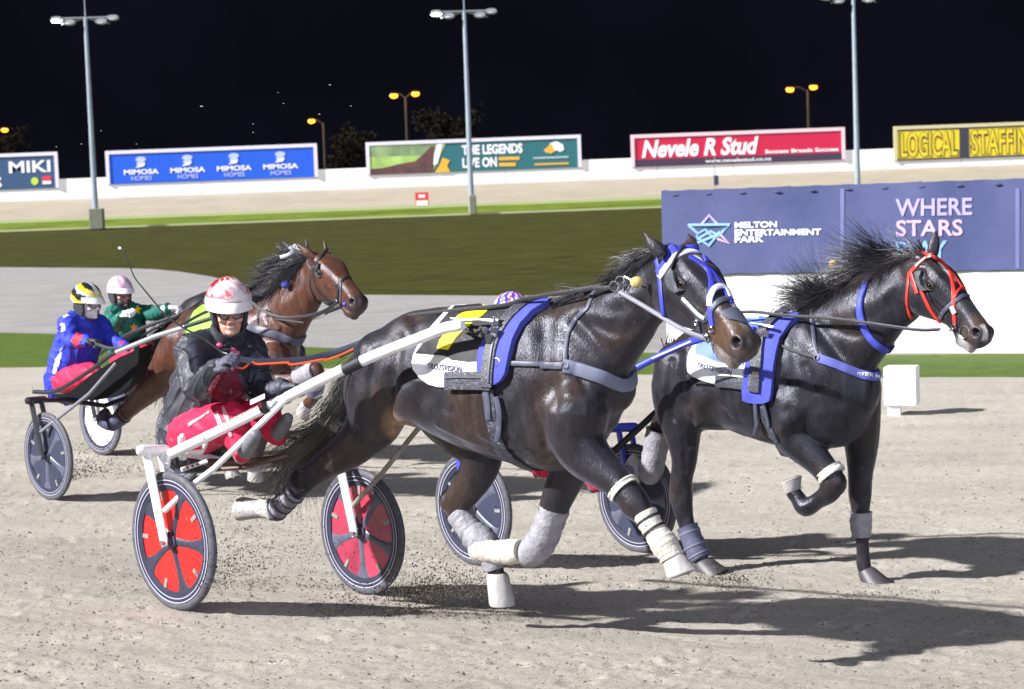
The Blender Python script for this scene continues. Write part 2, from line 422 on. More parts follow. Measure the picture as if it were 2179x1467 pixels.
def track_sheet():
    from mathutils import noise
    ny = 230; xs = [-1500, -900, -500, -250, -120]+list(range(-60, 2260, 6))+[2320, 2450, 2700, 3100, 3800]; coarse = list(range(0, len(xs), 12))
    if coarse[-1] != len(xs)-1: coarse.append(len(xs)-1)
    rows_c = [0, 12, 40, 80, 120, 160, 200, 224, ny]
    yy = lambda x, j: (1900+(1480-1900)*(j/8) if j < 8 else 1480+(near_b(x)-1480)*((j-8)/(ny-8)))
    G = {(i, j): ground(xs[i], yy(xs[i], j), 160) for i in coarse for j in rows_c+[8]}
    rc = sorted(set(rows_c+[8]))
    def inter(i, j):
        a = max(c for c in coarse if c <= i); b = min(c for c in coarse if c >= i); r = max(c for c in rc if c <= j); s = min(c for c in rc if c >= j)
        tx = 0 if a == b else (xs[i]-xs[a])/(xs[b]-xs[a]); return a, b, r, s, tx
    ag = np.random.default_rng(77); prints = []
    for _ in range(420):                     # hoof prints along the racing line
        D = 7.5*(26/7.5)**ag.uniform(); prints.append(((ag.uniform(-150, 2330)-CX)/F*D, D+ag.uniform(-.3, .3), ag.uniform(.05, .085), ag.uniform(.004, .012)))
    ruts = []                                # wheel tracks behind each wheel
    for (wx, wy, an) in ((-1.68, 10, 39.4), (-.82, 11.05, 39.4), (-.24, 12.25, 40), (.79, 12.8, 40), (-3.65, 15.8, 40), (-2.8, 16.9, 40), (-3.8, 18.9, 40)):
        ruts.append((wx, wy, math.cos(R(an)), -math.sin(R(an))))
    for _ in range(26): ruts.append((ag.uniform(-4, 5), ag.uniform(8, 20), math.cos(R(39)+ag.normal()*.03), -math.sin(R(39)+ag.normal()*.03), 99))
    P = np.zeros((ny+1, len(xs), 3))
    for i in range(len(xs)):
        a = max(c for c in coarse if c <= i); b = min(c for c in coarse if c >= i); tx = 0 if a == b else (xs[i]-xs[a])/(xs[b]-xs[a])
        for j in range(ny+1):
            r = max(c for c in rc if c <= j); s = min(c for c in rc if c >= j)
            if r == s: ty = 0
            else:                            # even steps in picture height are uneven on the ground: interpolate 1/depth
                d0, d1 = G[(a, r)].y, G[(a, s)].y; t = (j-r)/(s-r); ty = (1/(1/d0+(1/d1-1/d0)*t)-d0)/(d1-d0)
            p = (G[(a, r)]*(1-tx)+G[(b, r)]*tx)*(1-ty)+(G[(a, s)]*(1-tx)+G[(b, s)]*tx)*ty; P[j, i] = (p.x, p.y, zg(p.x, p.y))
    X, Y = P[..., 0], P[..., 1]; dz = np.zeros_like(X); c_, s_ = math.cos(R(39)), math.sin(R(39))
    for (px, py, rr, dp) in prints:
        d = np.sqrt((X-px)**2+(Y-py)**2)/rr; dz += dp*(-np.exp(-d**4*1.2)+.55*np.exp(-((d-1.35)/.28)**2))
    for q in ruts:
        wx, wy, hx, hy = q[:4]; al = (X-wx)*hx+(Y-wy)*hy; ac = (X-wx)*-hy+(Y-wy)*hx; w = (al < .02) | (len(q) > 4)
        dz += w*(-.007*np.exp(-(ac/.022)**2)+.004*np.exp(-((np.abs(ac)-.045)/.02)**2))*(1 if len(q) < 5 else .6)
    nz = np.array([[noise.noise((x*c_*3-y*s_*3, x*s_*9+y*c_*9, 0))*.008+noise.noise((x*14, y*14, 3))*.004+noise.noise((x*31, y*31, 7))*.003 for x, y in zip(rx, ry)] for rx, ry in zip(X, Y)])
    fade = np.clip((30-Y)/10, 0, 1); fade[-3:] = 0
    P[..., 2] += (dz+nz)*fade
    n = len(xs); me = bpy.data.meshes.new('track'); idx = [(j*n+i, j*n+i+1, (j+1)*n+i+1, (j+1)*n+i) for j in range(ny) for i in range(n-1)]
    me.from_pydata(P.reshape(-1, 3).tolist(), [], idx); me.update(); tagp(link('track', me, SAND), kind='structure')
track_sheet()
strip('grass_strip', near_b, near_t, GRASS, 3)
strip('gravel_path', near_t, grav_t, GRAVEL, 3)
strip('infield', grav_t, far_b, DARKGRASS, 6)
strip('far_grass', far_b, far_t, FARGRASS, 2)
strip('far_track', far_t, wall_b, FARSAND, 2)
# pale kerb lines along the far grass
for f, h in ((far_b, .07), (far_t, .12)):
    mb = MB(); P = [ground(x, f(x), 160) for x in XS]
    mb.loft([[p+V((0, -.06, -.2)), p+V((0, .06, -.2)), p+V((0, .06, h)), p+V((0, -.06, h))] for p in P])
    tagp(obj('kerb_strip', mb, C('kerb', (.42, .46, .25) if h < .1 else (.52, .49, .42), rough=.8)), kind='structure')
# ground beyond the wall, out to the horizon
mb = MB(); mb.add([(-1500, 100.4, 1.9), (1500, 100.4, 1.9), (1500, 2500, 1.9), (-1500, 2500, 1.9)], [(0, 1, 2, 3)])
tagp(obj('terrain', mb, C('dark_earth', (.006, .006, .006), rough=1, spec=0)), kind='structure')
# ---- perimeter wall
ZB = zg(0, 100)
def fx(px, D=100): return (px-CX)/F*D
mb = MB(); DW = 100.0
n = 40
for i in range(n):
    x0 = -75+150*i/n; x1 = x0+150/n-.015
    mb.box(((x0+x1)/2, DW+.1, ZB+.24), V(((x1-x0)/2, 0, 0)), V((0, .1, 0)), V((0, 0, .74)))
wall = obj('perimeter_wall', mb, C('white_wall', (.86, .85, .82), rough=.6, var=.06, vs=.8), smooth=False)
tagp(wall, 'long low white wall round the far turn, under the row of advertising boards', 'wall')
# ---- advertising boards on the wall
PW = C('print_white', (.82, .82, .86), rough=.5)
def quad_on(px0, py0, px1, py1, D):          # lower-left and upper-right photo corners, as a board standing upright at depth D
    def w(px, py):
        p = at(px, py, D); return p
    return w(px0, py0), w(px1, py1)
EYE_K = lambda x, y: 1/raydir(x, y).y          # depth at which a ray meets the upright plane y = D
def board(name, corners, D, face, frame, label, thick=.05, fw=.17):
    bl, br, tr, tl = [at(x, y, D*EYE_K(x, y)) for x, y in corners]
    z0 = (bl.z+br.z)/2; z1 = (tl.z+tr.z)/2; x0 = (bl.x+tl.x)/2; x1 = (br.x+tr.x)/2; y0 = (bl.y+br.y)/2
    t = thing(name, ((x0+x1)/2, y0, z0), label, 'billboard', 'advertising boards along the far wall')
    mb = MB(); mb.box(((x0+x1)/2, y0+thick/2, (z0+z1)/2), V(((x1-x0)/2, 0, 0)), V((0, thick/2, 0)), V((0, 0, (z1-z0)/2)))
    obj('panel', mb, face, t, smooth=False)
    mb = MB(); cx, cz, hx, hz = (x0+x1)/2, (z0+z1)/2, (x1-x0)/2, (z1-z0)/2
    for c, a, b in (((cx, z1), hx+fw, fw/2), ((cx-hx, cz), fw/2, hz), ((cx+hx, cz), fw/2, hz)):
        mb.box((c[0]+(-fw/2 if c[0] < cx-.1 else fw/2 if c[0] > cx+.1 else 0), y0+.0, c[1]+(fw/2 if c[1] == z1 else 0)), V((a, 0, 0)), V((0, .05, 0)), V((0, 0, b)))
    obj('frame', mb, frame, t, smooth=False)
    org = V((x0, y0, z0)); ux = V((x1-x0, 0, 0)); uz = V((0, 0, z1-z0)); nr = V((0, -1, 0))
    def put(txt, u0, v0, u1, v1, m, nm='lettering', **k):
        q = MB(); text_flat(q, txt, org+ux*u0+uz*v0, ux*(u1-u0), uz*(v1-v0), nr, .02, **k); return obj(nm, q, m, t, smooth=False)
    def shape(pts, m, nm, dz=.012):
        q = MB(); q.prism([org+ux*a+uz*b+nr*dz for a, b in pts], nr*.012); return obj(nm, q, m, t, smooth=False)
    return t, put, shape
FR = C('board_frame', (.66, .64, .74), rough=.5)
DB = 99.94
t, put, shape = board('billboard', [(-250, 415), (115, 399), (119, 330), (-250, 345)], DB, C('navy_print', (.028, .075, .17), rough=.5), FR, 'navy advertising board reading MIKI with small green and red logos, at the left edge')
put('MIKI', .735, .50, .975, .86, PW, bold=.02); put('B', .60, .50, .68, .86, PW, bold=.02); put('S', .62, .06, .69, .40, PW, bold=.02); put('TEAM', .1, .50, .56, .86, PW, bold=.02) if False else None
shape([(.88+.022*math.cos(a), .23+.12*math.sin(a)) for a in np.linspace(0, 6.1, 14)], C('lime_print', (.45, .62, .06), rough=.5), 'logo')
shape([(.925, .13), (.975, .13), (.975, .22), (.925, .22)], PW, 'logo'); shape([(.925, .23), (.975, .23), (.975, .37), (.925, .37)], C('red_print', (.75, .03, .06), rough=.5), 'logo')
t, put, shape = board('billboard', [(233, 393), (669, 377), (668, 315), (233, 327)], DB, C('blue_print', (.004, .09, .62), rough=.5), FR, 'bright blue advertising board repeating MIMOSA HOMES four times')
PWB = C('print_paleblue', (.42, .50, .86), rough=.5)
for k in range(4):
    u = .155+k*.227; v = k*.004
    put('MIMOSA', u-.085, .30+v, u+.085, .47+v, PW, bold=.03); put('HOMES', u-.05, .10+v, u+.05, .25+v, PWB, bold=.01)
    for j, (r0, dz) in enumerate(((.026, .80), (.022, .66))):
        shape([(u+r0*math.cos(a), dz+r0*3.6*math.sin(a)) for a in np.linspace(0, 6.0, 10)], PWB, 'logo', .012+j*.002)
    shape([(u-.028, .52), (u+.012, .56), (u+.022, .66), (u-.01, .63)], PW, 'logo', .016)
t, put, shape = board('billboard', [(788, 371), (1230, 358), (1229, 297), (785, 308)], DB, C('teal_print', (.016, .13, .15), rough=.5), FR, 'teal advertising board reading THE LEGENDS LIVE ON beside a horse picture')
shape([(0, 0), (.30, 0), (.37, 1), (0, 1)], C('meadow_print', (.30, .46, .12), rough=.5, var=.4, vs=.7), 'picture', .004)
shape([(0, .62), (.30, .60), (.36, 1), (0, 1)], C('tree_print', (.09, .16, .08), rough=.5, var=.6, vs=1.2, col2=(.30, .42, .2)), 'picture', .007)
shape([(0, 0), (.30, 0), (.31, .3), (.33, .80), (.30, .92), (.27, .72), (.22, .42), (.13, .32), (.06, .22), (0, .2)], C('horse_print', (.16, .06, .035), rough=.5, var=.6, vs=1.5, col2=(.03, .02, .05)), 'picture', .010)
shape([(.305, .25), (.325, .3), (.355, 1), (.325, .97), (.31, .6)], PW, 'picture', .013)
shape([(.31, 0), (.385, 0), (.37, .22), (.385, .4), (.35, .5), (.335, .25)], C('gold_print', (.75, .40, .03), rough=.5), 'picture', .016)
put('THE LEGENDS', .445, .56, .735, .90, PW, bold=.04); put('LIVE ON', .445, .12, .61, .46, PW, bold=.04)
put('DONT MISS', .625, .32, .72, .44, M['gold_print'], bold=.02) if False else None
shape([(.62, .34), (.72, .33), (.72, .44), (.62, .45)], M['gold_print'], 'logo'); shape([(.62, .13), (.70, .12), (.70, .24), (.62, .25)], M['gold_print'], 'logo')
shape([(.845, .55), (.875, .52), (.90, .62), (.915, .55), (.935, .62), (.93, .80), (.90, .92), (.87, .86)], PW, 'logo')
shape([(.835, .62), (.87, .50), (.89, .60), (.875, .85)], M['gold_print'], 'logo', .02)
shape([(.785, .34), (.955, .34), (.955, .40), (.785, .40)], C('print_grey', (.36, .45, .5), rough=.5), 'logo'); shape([(.79, .12), (.955, .12), (.955, .18), (.79, .18)], M['gold_print'], 'logo')
t, put, shape = board('billboard', [(1350, 352), (1792, 344), (1790, 282), (1350, 291)], DB, C('crimson_print', (.52, .004, .05), rough=.5), C('board_frame_pink', (.70, .55, .60), rough=.5), 'crimson advertising board with white script reading Nevele R Stud')
shape([(0, 0), (1, 0), (1, .24), (0, .25)], C('plum_print', (.045, .025, .06), rough=.5), 'panel_band', .004)
put('Nevele R Stud', .035, .30, .60, .92, PW, shear=.25, bold=.035); put('Success Breeds Success', .63, .30, .985, .44, PW, bold=.03); put('www.nevelestud.co.nz', .34, .06, .66, .19, PW, bold=.02)
t, put, shape = board('billboard', [(1911, 341), (2420, 325), (2418, 262), (1907, 273)], DB, C('yellow_print', (.72, .56, .01), rough=.5), C('board_frame_olive', (.55, .50, .30), rough=.5), 'yellow advertising board with tall letters reading LOGICAL STAFFING, right edge')
DK = C('ink_print', (.03, .03, .05), rough=.5)
shape([(.0, .0), (1, 0), (1, .05), (0, .05)], DK, 'panel_band', .004); shape([(0, .95), (1, .95), (1, 1), (0, 1)], DK, 'panel_band', .004)
shape([(.26, .05), (.30, .05), (.30, .95), (.26, .95)], DK, 'panel_band', .004)
for s_, a, b in (('LOGICAL', .012, .255), ('STAFFING', .305, .60)):
    q = put(s_, a, .08, b, .92, DK, bold=.055); put(s_, a+.004, .10, b-.004, .90, M['yellow_print'], bold=.012).location.y -= .012
# ---- the banner fence of the near infield
g0 = ground(1420, 747); g1 = ground(2179, 752); dx = (g1-g0); dx.z = 0; dx.normalize(); nn = V((dx.y, -dx.x, 0))
zb = g0.z; g2 = g0+dx*9
t = thing('banner_fence', g0, 'white fence with big blue entertainment park banner behind the right horse', 'fence')
mb = MB()
for i in range(5):
    a = g0+dx*(i*1.82); b = a+dx*1.812; c = (a+b)/2; c.z = zb+.52; mb.box(c-nn*.03, (b-a)/2, nn*.03, V((0, 0, .545)))
obj('white_panel', mb, C('gloss_white', (.70, .71, .73), rough=.45, var=.08, vs=1.5), t, smooth=False)
C('galv', (.3, .31, .33), rough=.5, metal=.6)
mb = MB()
for i in range(6):
    a = g0+dx*(i*1.82); a.z = zb+1.05; mb.tube([a-nn*.09-V((0, 0, 1.2)), a-nn*.09+V((0, 0, 1.2))], .03)
obj('post', mb, M['galv'], t)
# banner: gently rippled cloth
nu, nv = 60, 14; L_ = 9.0; vs = []
for j in range(nv+1):
    for i in range(nu+1):
        u = L_*i/nu; v = j/nv
        rip = .012*math.sin(u*5.1+v*2)*math.sin(v*math.pi)+.010*math.sin(u*2.3)+.006*math.sin(u*11+v*5)
        sag = .008*math.cos(u*2*math.pi/.45)*(v if v > .5 else -(1-v))*.6
        p = g0+dx*u+nn*(.045+rip); p.z = zb+1.075+1.165*v+sag; vs.append(p)
fs = [(j*(nu+1)+i, j*(nu+1)+i+1, (j+1)*(nu+1)+i+1, (j+1)*(nu+1)+i) for j in range(nv) for i in range(nu)]
k = len(vs); bm_ = MB(); bm_.add(vs+[p-nn*.012 for p in vs], fs+[tuple(k+i for i in reversed(f)) for f in fs])
BLUEB = mat('banner_blue', (.036, .050, .140), .55, var=.25, vs=.6, col2=(.085, .097, .225), spec=.3)
bn = obj('banner', bm_, BLUEB, t, sharp=80)
bn_b = BVHTree.FromPolygons(vs, fs)
def bplace(name, fn, m):
    q = MB(); fn(q); return obj(name, q, m, bn, smooth=False)
def bpoint(px, py, off=.012):
    h = hit(bn_b, px, py); return h[0]+nn*off if h else at(px, py, 27)
def btext(q, s, x0, y0, x1, y1, dy=0, **k):  # photo box
    vs2, f2 = text2d(s, **k)
    q.add([bpoint(x0+(x1-x0)*a, y1+(y0-y1)*b+dy*a) for a, b in vs2], f2)
BW = C('banner_white', (.80, .82, .92), rough=.5); LIL = C('banner_lilac', (.36, .31, .66), rough=.5); CY_ = C('banner_cyan', (.20, .38, .68), rough=.5); PK = C('banner_pink', (.50, .36, .58), rough=.5)
for s, x1, y0 in (('MELTON', 1654, 473), ('ENTERTAINMENT', 1748, 489), ('PARK', 1626, 504)):
    bplace('lettering', lambda q: btext(q, s, 1564, y0, x1, y0+13, -2, bold=.03), BW)
bplace('lettering', lambda q: btext(q, 'WHERE', 1906, 424, 2069, 461, -3, bold=.02), LIL)
bplace('lettering', lambda q: btext(q, 'STARS', 1907, 469, 2049, 504, -2, bold=.02), PK)
bplace('lettering', lambda q: btext(q, 'PLAY', 1907, 514, 2016, 552, -2, bold=.02), CY_)
cB = crop(1330, 220, 2.566)
def bline(q, pts, w):
    P = [bpoint(*p) for p in pts]; ribbon(q, [[p, nn] for p in P], w, .003)
for pts, m in ((cB((345, 665), (575, 662), (530, 710), (350, 780)), CY_), (cB((420, 660), (462, 612), (505, 660)), LIL), (cB((350, 668), (400, 712), (440, 690), (490, 740), (545, 690)), CY_), (cB((395, 720), (395, 742), (470, 700), (520, 725)), CY_), (cB((400, 735), (460, 778), (520, 700)), CY_), (cB((520, 715), (570, 765), (505, 740)), PK)):
    bplace('emblem', lambda q: bline(q, pts, .017), m)
for px in (1793, 2166):                     # sewn joins between the banner lengths
    q = MB(); ribbon(q, [[bpoint(px, y, .006), nn] for y in np.linspace(402, 572, 14)], .028, .004); obj('seam', q, C('banner_seam', (.11, .125, .29), rough=.6), bn)
for k in range(18):                          # eyelets and ties along the top edge
    a = g0+dx*(.22+k*.5)+nn*.06; a.z = zb+1.075+1.10; q = MB(); q.ell(a, dx*.05, nn*.006, V((0, 0, .018)), 8, 6); obj('tie', q, C('tie_dark', (.02, .03, .1), rough=.6), bn)
# white marker on a post by the track
g = ground(1903, 884)
t = thing('marker_post', g, 'white box shaped track marker standing on sand by the right horse', 'marker post')
D = (g-EYE).dot(FW); s = F/D; c = at(1919, 820, D)
ax = V((math.cos(R(20)), -math.sin(R(20)), 0)); ay = V((math.sin(R(20)), math.cos(R(20)), 0))
mb = MB(); mb.box(c, ax*(34/s), ay*(26/s), V((0, 0, 41/s))); o = obj('marker_box', mb, C('marker_white', (.80, .82, .84), rough=.4, var=.06, vs=6), t, smooth=False)
b = o.modifiers.new('b', 'BEVEL'); b.width = .01; b.segments = 2
mb = MB(); c2 = at(1903, 842, D); mb.box(c2+V((0, 0, -.02)), ax*(13/s), ay*(10/s), V((0, 0, 44/s))); obj('post', mb, M['marker_white'], t, smooth=False)
# ---- floodlight poles of the infield
POLE = mat('pole_steel', (.32, .38, .44), .45, metal=.3, var=.15, vs=2)
def flood(bx, by, tx, ty, D, lit, label, box=None):
    b = at(bx, by, D); tp = at(tx, ty, D); tp = V((tp.x, b.y, tp.z)); b = V((b.x, b.y, zg(b.x, b.y)-.05)); tp.x = b.x
    t = thing('light_pole', b, label, 'light pole', 'floodlight poles on the far side of the infield')
    mb = MB(); h = tp-b
    mb.tube([b, b+h*.5, tp], [.13, .105, .08], 12); obj('pole', mb, POLE, t)
    mb = MB(); mb.tube([tp+V((0, 0, .05)), tp+V((0, 0, .8))], [.03, .02], 6); obj('finial', mb, POLE, t)
    arm = V((1, .08, 0)).normalized(); LH = C('lamp_housing', (.25, .27, .28), rough=.5, metal=.4)
    mb = MB(); mb.tube([tp-arm*1.15, tp+arm*1.15], .05, 8); mb.tube([tp-arm*1.0-V((0, 0, .25)), tp, tp+arm*1.0-V((0, 0, .25))], .03, 6); obj('crossarm', mb, LH, t)
    for i, k in enumerate((-1.18, -.66, .66, 1.14)):
        mb = MB(); c = tp+arm*k+V((0, 0, .02 if abs(k) > 1 else -.12))
        q0 = V((1, 0, 0)); 
        mb.loft([[c+V((sx*w, sy*w*.55, z)) for sx, sy in ((-1, -1), (1, -1), (1, 1), (-1, 1))] for w, z in ((.24, -.10), (.24, -.04), (.19, .05), (.09, .08))])
        l = obj('lamp', mb, LH, t, smooth=False)
        mb = MB(); mb.ell(c-V((0, .04, .11)), V((.21, 0, 0)), V((0, .14, 0)), V((0, 0, .06)), 12, 6)
        on = lit and i == 0
        obj('lens', mb, C('lamp_lit', (1, 1, .95), emit=40 if lit else 1) if on else C('lamp_off', (.45, .5, .5), rough=.2), l)
    if box:
        x0, y0, x1, y1 = box; p0 = at(x0, y1, D); p1 = at(x1, y0, D); mb = MB(); c = (p0+p1)/2; c.y = b.y-.35
        mb.box(c, V(((p1.x-p0.x)/2, 0, 0)), V((0, .22, 0)), V((0, 0, (p1.z-p0.z)/2+.05)))
        o = obj('control_box', mb, C('box_green', (.16, .17, .12), rough=.6, var=.15, vs=4), t, smooth=False); bb = o.modifiers.new('b', 'BEVEL'); bb.width = .03
flood(205, 484, 183, 42, 85, True, 'tall floodlight pole with its left lamp lit, left of the blue board', (196, 446, 224, 486))
flood(1004, 452, 986, 28, 86, True, 'tall floodlight pole crossing the front of the teal board', (1000, 418, 1013, 455))
flood(1825, 398, 1814, -4, 88, False, 'tall floodlight pole cut by the top edge, between crimson and yellow boards')
# small red and white sign and a small post on the far track
p = at(898, 425, 90.5); p = V((p.x, p.y, p.z)); zt = zg(p.x, p.y)
t = thing('warning_sign', (p.x, p.y, zt), 'small red and white sign standing on the far track', 'sign')
mb = MB(); mb.box(p, V((.30, 0, 0)), V((0, .02, 0)), V((0, 0, .32))); obj('panel', mb, C('sign_red', (.75, .03, .03), rough=.5), t, smooth=False)
mb = MB(); mb.box(p+V((0, -.03, -.15)), V((.26, 0, 0)), V((0, .01, 0)), V((0, 0, .11))); obj('panel_band', mb, PW, t, smooth=False)
mb = MB(); mb.box(p+V((0, -.03, .15)), V((.15, 0, 0)), V((0, .01, 0)), V((0, 0, .07))); obj('panel_band', mb, PW, t, smooth=False)
mb = MB(); mb.tube([V((p.x, p.y+.05, zt)), p+V((0, .05, .2))], .03, 8); obj('post', mb, M['galv'], t)
p = at(1524, 384, 92); mb = MB(); z0 = zg(p.x, p.y)
t = thing('speaker_post', (p.x, p.y, z0), 'small dark box on a thin post on the far track under the crimson board', 'post')
mb.box(p, V((.10, 0, 0)), V((0, .1, 0)), V((0, 0, .22))); obj('box', mb, C('dark_blue', (.03, .04, .10), rough=.5), t, smooth=False)
mb = MB(); mb.tube([V((p.x-.05, p.y, z0-.1)), p+V((-.05, 0, 1.1))], .02, 6); obj('post', mb, M['galv'], t)
# ---- amber street lamps on the road beyond
AMB = mat('amber_lamp', (1, .27, .015), emit=3.0)
def street(px, heads, base, D, label):
    z0 = 1.9; hd = [at(x, y, D) for x, y in heads]; top = max(h.z for h in hd); x = at(px, heads[0][1], D).x; y = hd[0].y
    t = thing('street_lamp', (x, y, z0), label, 'street lamp', 'amber street lamps beyond the far wall')
    mb = MB(); mb.tube([V((x, y, z0)), V((x, y, top-.2))], [.14, .10], 8); obj('pole', mb, C('street_pole', (.035, .025, .018), rough=.6, spec=.2), t)
    for h in hd:
        mb = MB(); mb.tube([V((x, y, top-.3)), V(((x+h.x)/2, y, top+.05)), h+V((0, 0, .12))], .05, 6); obj('arm', mb, M['street_pole'], t)
        mb = MB(); mb.ell(h+V((0, 0, .16)), V((.30, 0, 0)), V((0, .22, 0)), V((0, 0, .09)), 12, 6); l = obj('lamp_head', mb, M['street_pole'], t)
        mb = MB(); mb.ell(h, V((.30, 0, 0)), V((0, .22, 0)), V((0, 0, .20)), 12, 8); obj('bulb', mb, AMB, l)
    l = bpy.data.lights.new('street_lamp_glow', 'POINT'); l.energy = 60; l.color = (1, .5, .15); l.shadow_soft_size = .3
    o = bpy.data.objects.new('street_lamp_glow', l); COL.objects.link(o); o.parent = t; o.location = V((hd[0].x-x, -.9, hd[0].z-z0-.4))
street(-6, [(10, 277)], 0, 170, 'amber street lamp at the left edge above the navy board')
street(688, [(663, 258)], 0, 165, 'single amber street lamp between the blue and teal boards')
street(863, [(838, 204), (884, 200)], 0, 150, 'twin headed amber street lamp above the teal board')
street(1719, [(1681, 191), (1731, 186)], 0, 150, 'twin headed amber street lamp above the crimson board')
# ---- trees lost in the dark beyond the wall
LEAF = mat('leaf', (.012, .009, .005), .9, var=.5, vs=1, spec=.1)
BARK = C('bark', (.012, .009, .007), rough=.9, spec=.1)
def tree(px, py, D, w, h, label):
    c = at(px, py, D); z0 = 1.9; t = thing('tree', (c.x, c.y, z0), label, 'tree', 'trees beyond the far wall')
    mb = MB(); r_ = np.random.default_rng(int(px))
    mb.tube([V((c.x, c.y, z0)), V((c.x+.1, c.y, z0+h*.4)), V((c.x, c.y, c.z))], [.22, .16, .07], 8)
    for k in range(7):
        a = r_.uniform(0, 6.28); e = V((c.x+math.cos(a)*w*.6, c.y+math.sin(a)*w*.6, c.z+r_.uniform(-.2, .6)*h*.4)); b0 = V((c.x, c.y, z0+h*r_.uniform(.3, .5)))
        mb.tube([b0, (b0+e)/2+V((0, 0, .2)), e], [.08, .05, .02], 6)
    obj('trunk', mb, BARK, t)
    mb = MB()
    cl = [V((c.x+r_.normal()*w*.45, c.y+r_.normal()*w*.45, c.z+r_.normal()*h*.17)) for _ in range(26)]
    for q in cl:
        for _ in range(70):
            p = q+V(r_.normal(size=3))*w*.14; a = V(r_.normal(size=3)).normalized()*.16; b = a.cross(V(r_.normal(size=3))).normalized()*.07
            mb.add([p-a, p+b, p+a, p-b], [(0, 1, 2, 3)])
    obj('crown', mb, LEAF, t, smooth=False)
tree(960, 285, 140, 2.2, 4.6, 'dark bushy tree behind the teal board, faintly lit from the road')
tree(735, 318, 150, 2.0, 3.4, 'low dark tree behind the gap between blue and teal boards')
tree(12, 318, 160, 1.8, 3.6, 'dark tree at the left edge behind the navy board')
# ================================================================== HORSES
STRAP = mat('black_strap', (.012, .012, .018), .6, var=.3, vs=30, bump=.3, bs=120)
GSTRAP = mat('grey_strap', (.065, .07, .11), .5, var=.25, vs=25)
BLUE = mat('blue_webbing', (.045, .055, .48), .5, var=.15, vs=25)
WHITE = mat('white_webbing', (.74, .74, .84), .5, var=.1, vs=25)
RED = mat('red_webbing', (.62, .035, .025), .45, var=.1, vs=25)
MSTRAP = mat('worn_strap', (.040, .043, .062), .5, var=.4, vs=30, bump=.4, bs=90, spots=((.16, .165, .19), 60, .62))
STEEL = mat('steel', (.55, .56, .6), .25, metal=1)
WOOL = mat('yellow_wool', (.62, .47, .20), .9, bump=1, bs=200)
CLOTHW = mat('cloth_white', (.78, .78, .80), .7, var=.06, vs=6)
CLOTHB = mat('cloth_black', (.018, .018, .024), .7, var=.2, vs=9, spots=((.4, .4, .42), 120, .70))
YEL = mat('number_yellow', (.80, .72, .01), .6)
INK = mat('cloth_ink', (.02, .02, .09), .6)
BOOTG = mat('boot_grey', (.24, .24, .275), .6, var=.3, vs=16, bump=.8, bs=45)
BOOTW = mat('boot_white', (.62, .61, .57), .7, var=.3, vs=14, col2=(.40, .37, .30), bump=.8, bs=40, spots=((.16, .14, .11), 50, .66))
BOOTD = mat('boot_dark', (.06, .065, .12), .55, var=.3, vs=14)
HOOFP = mat('hoof_pale', (.36, .345, .35), .5, bump=.6, bs=30, var=.25, vs=18, stretch=(1, 1, .3))
HOOFD = mat('hoof_dark', (.045, .043, .05), .5, var=.4, vs=20)
EYEM = mat('eye_glossy', (.006, .004, .003), .04, spec=.8)
HAIR = mat('hair', (1, 1, 1), .5, attr=True)
def coat(name, rough=.40, sheen=.25):
    m = mat(name, (1, 1, 1), rough, attr=True, var=.55, vs=24, bump=.30, bs=150, sheen=sheen, stretch=(1, 1, .35), spots=((.16, .145, .12), 95, .705))
    n = m.node_tree; L = n.links.new; p = n.nodes['Principled BSDF']; b0 = [q for q in n.nodes if q.type == 'BUMP'][0]; tc = [q for q in n.nodes if q.type == 'TEX_COORD'][0]
    mp = n.nodes.new('ShaderNodeMapping'); mp.inputs['Scale'].default_value = (1.3, 1.3, .30); mp.inputs['Rotation'].default_value = (.3, .5, .2); L(tc.outputs['Object'], mp.inputs['Vector'])
    t = n.nodes.new('ShaderNodeTexNoise'); t.inputs['Scale'].default_value = 34; t.inputs['Detail'].default_value = 5; t.inputs['Roughness'].default_value = .65; L(mp.outputs[0], t.inputs['Vector'])
    b = n.nodes.new('ShaderNodeBump'); b.inputs['Strength'].default_value = .32; b.inputs['Distance'].default_value = .010; L(t.outputs['Fac'], b.inputs['Height']); L(b0.outputs[0], b.inputs['Normal']); L(b.outputs[0], p.inputs['Normal'])
    t2 = n.nodes.new('ShaderNodeTexNoise'); t2.inputs['Scale'].default_value = 9; t2.inputs['Detail'].default_value = 6; L(tc.outputs['Object'], t2.inputs['Vector'])
    r = n.nodes.new('ShaderNodeMapRange'); r.inputs[1].default_value = .35; r.inputs[2].default_value = .65; r.inputs[3].default_value = rough-.15; r.inputs[4].default_value = rough+.08; L(t2.outputs['Fac'], r.inputs[0]); L(r.outputs[0], p.inputs['Roughness'])
    return m
COAT1 = coat('coat_black', .45, .18); COAT2 = coat('coat_brown_black', .43, .18); COAT3 = coat('coat_bay', .42, .05)

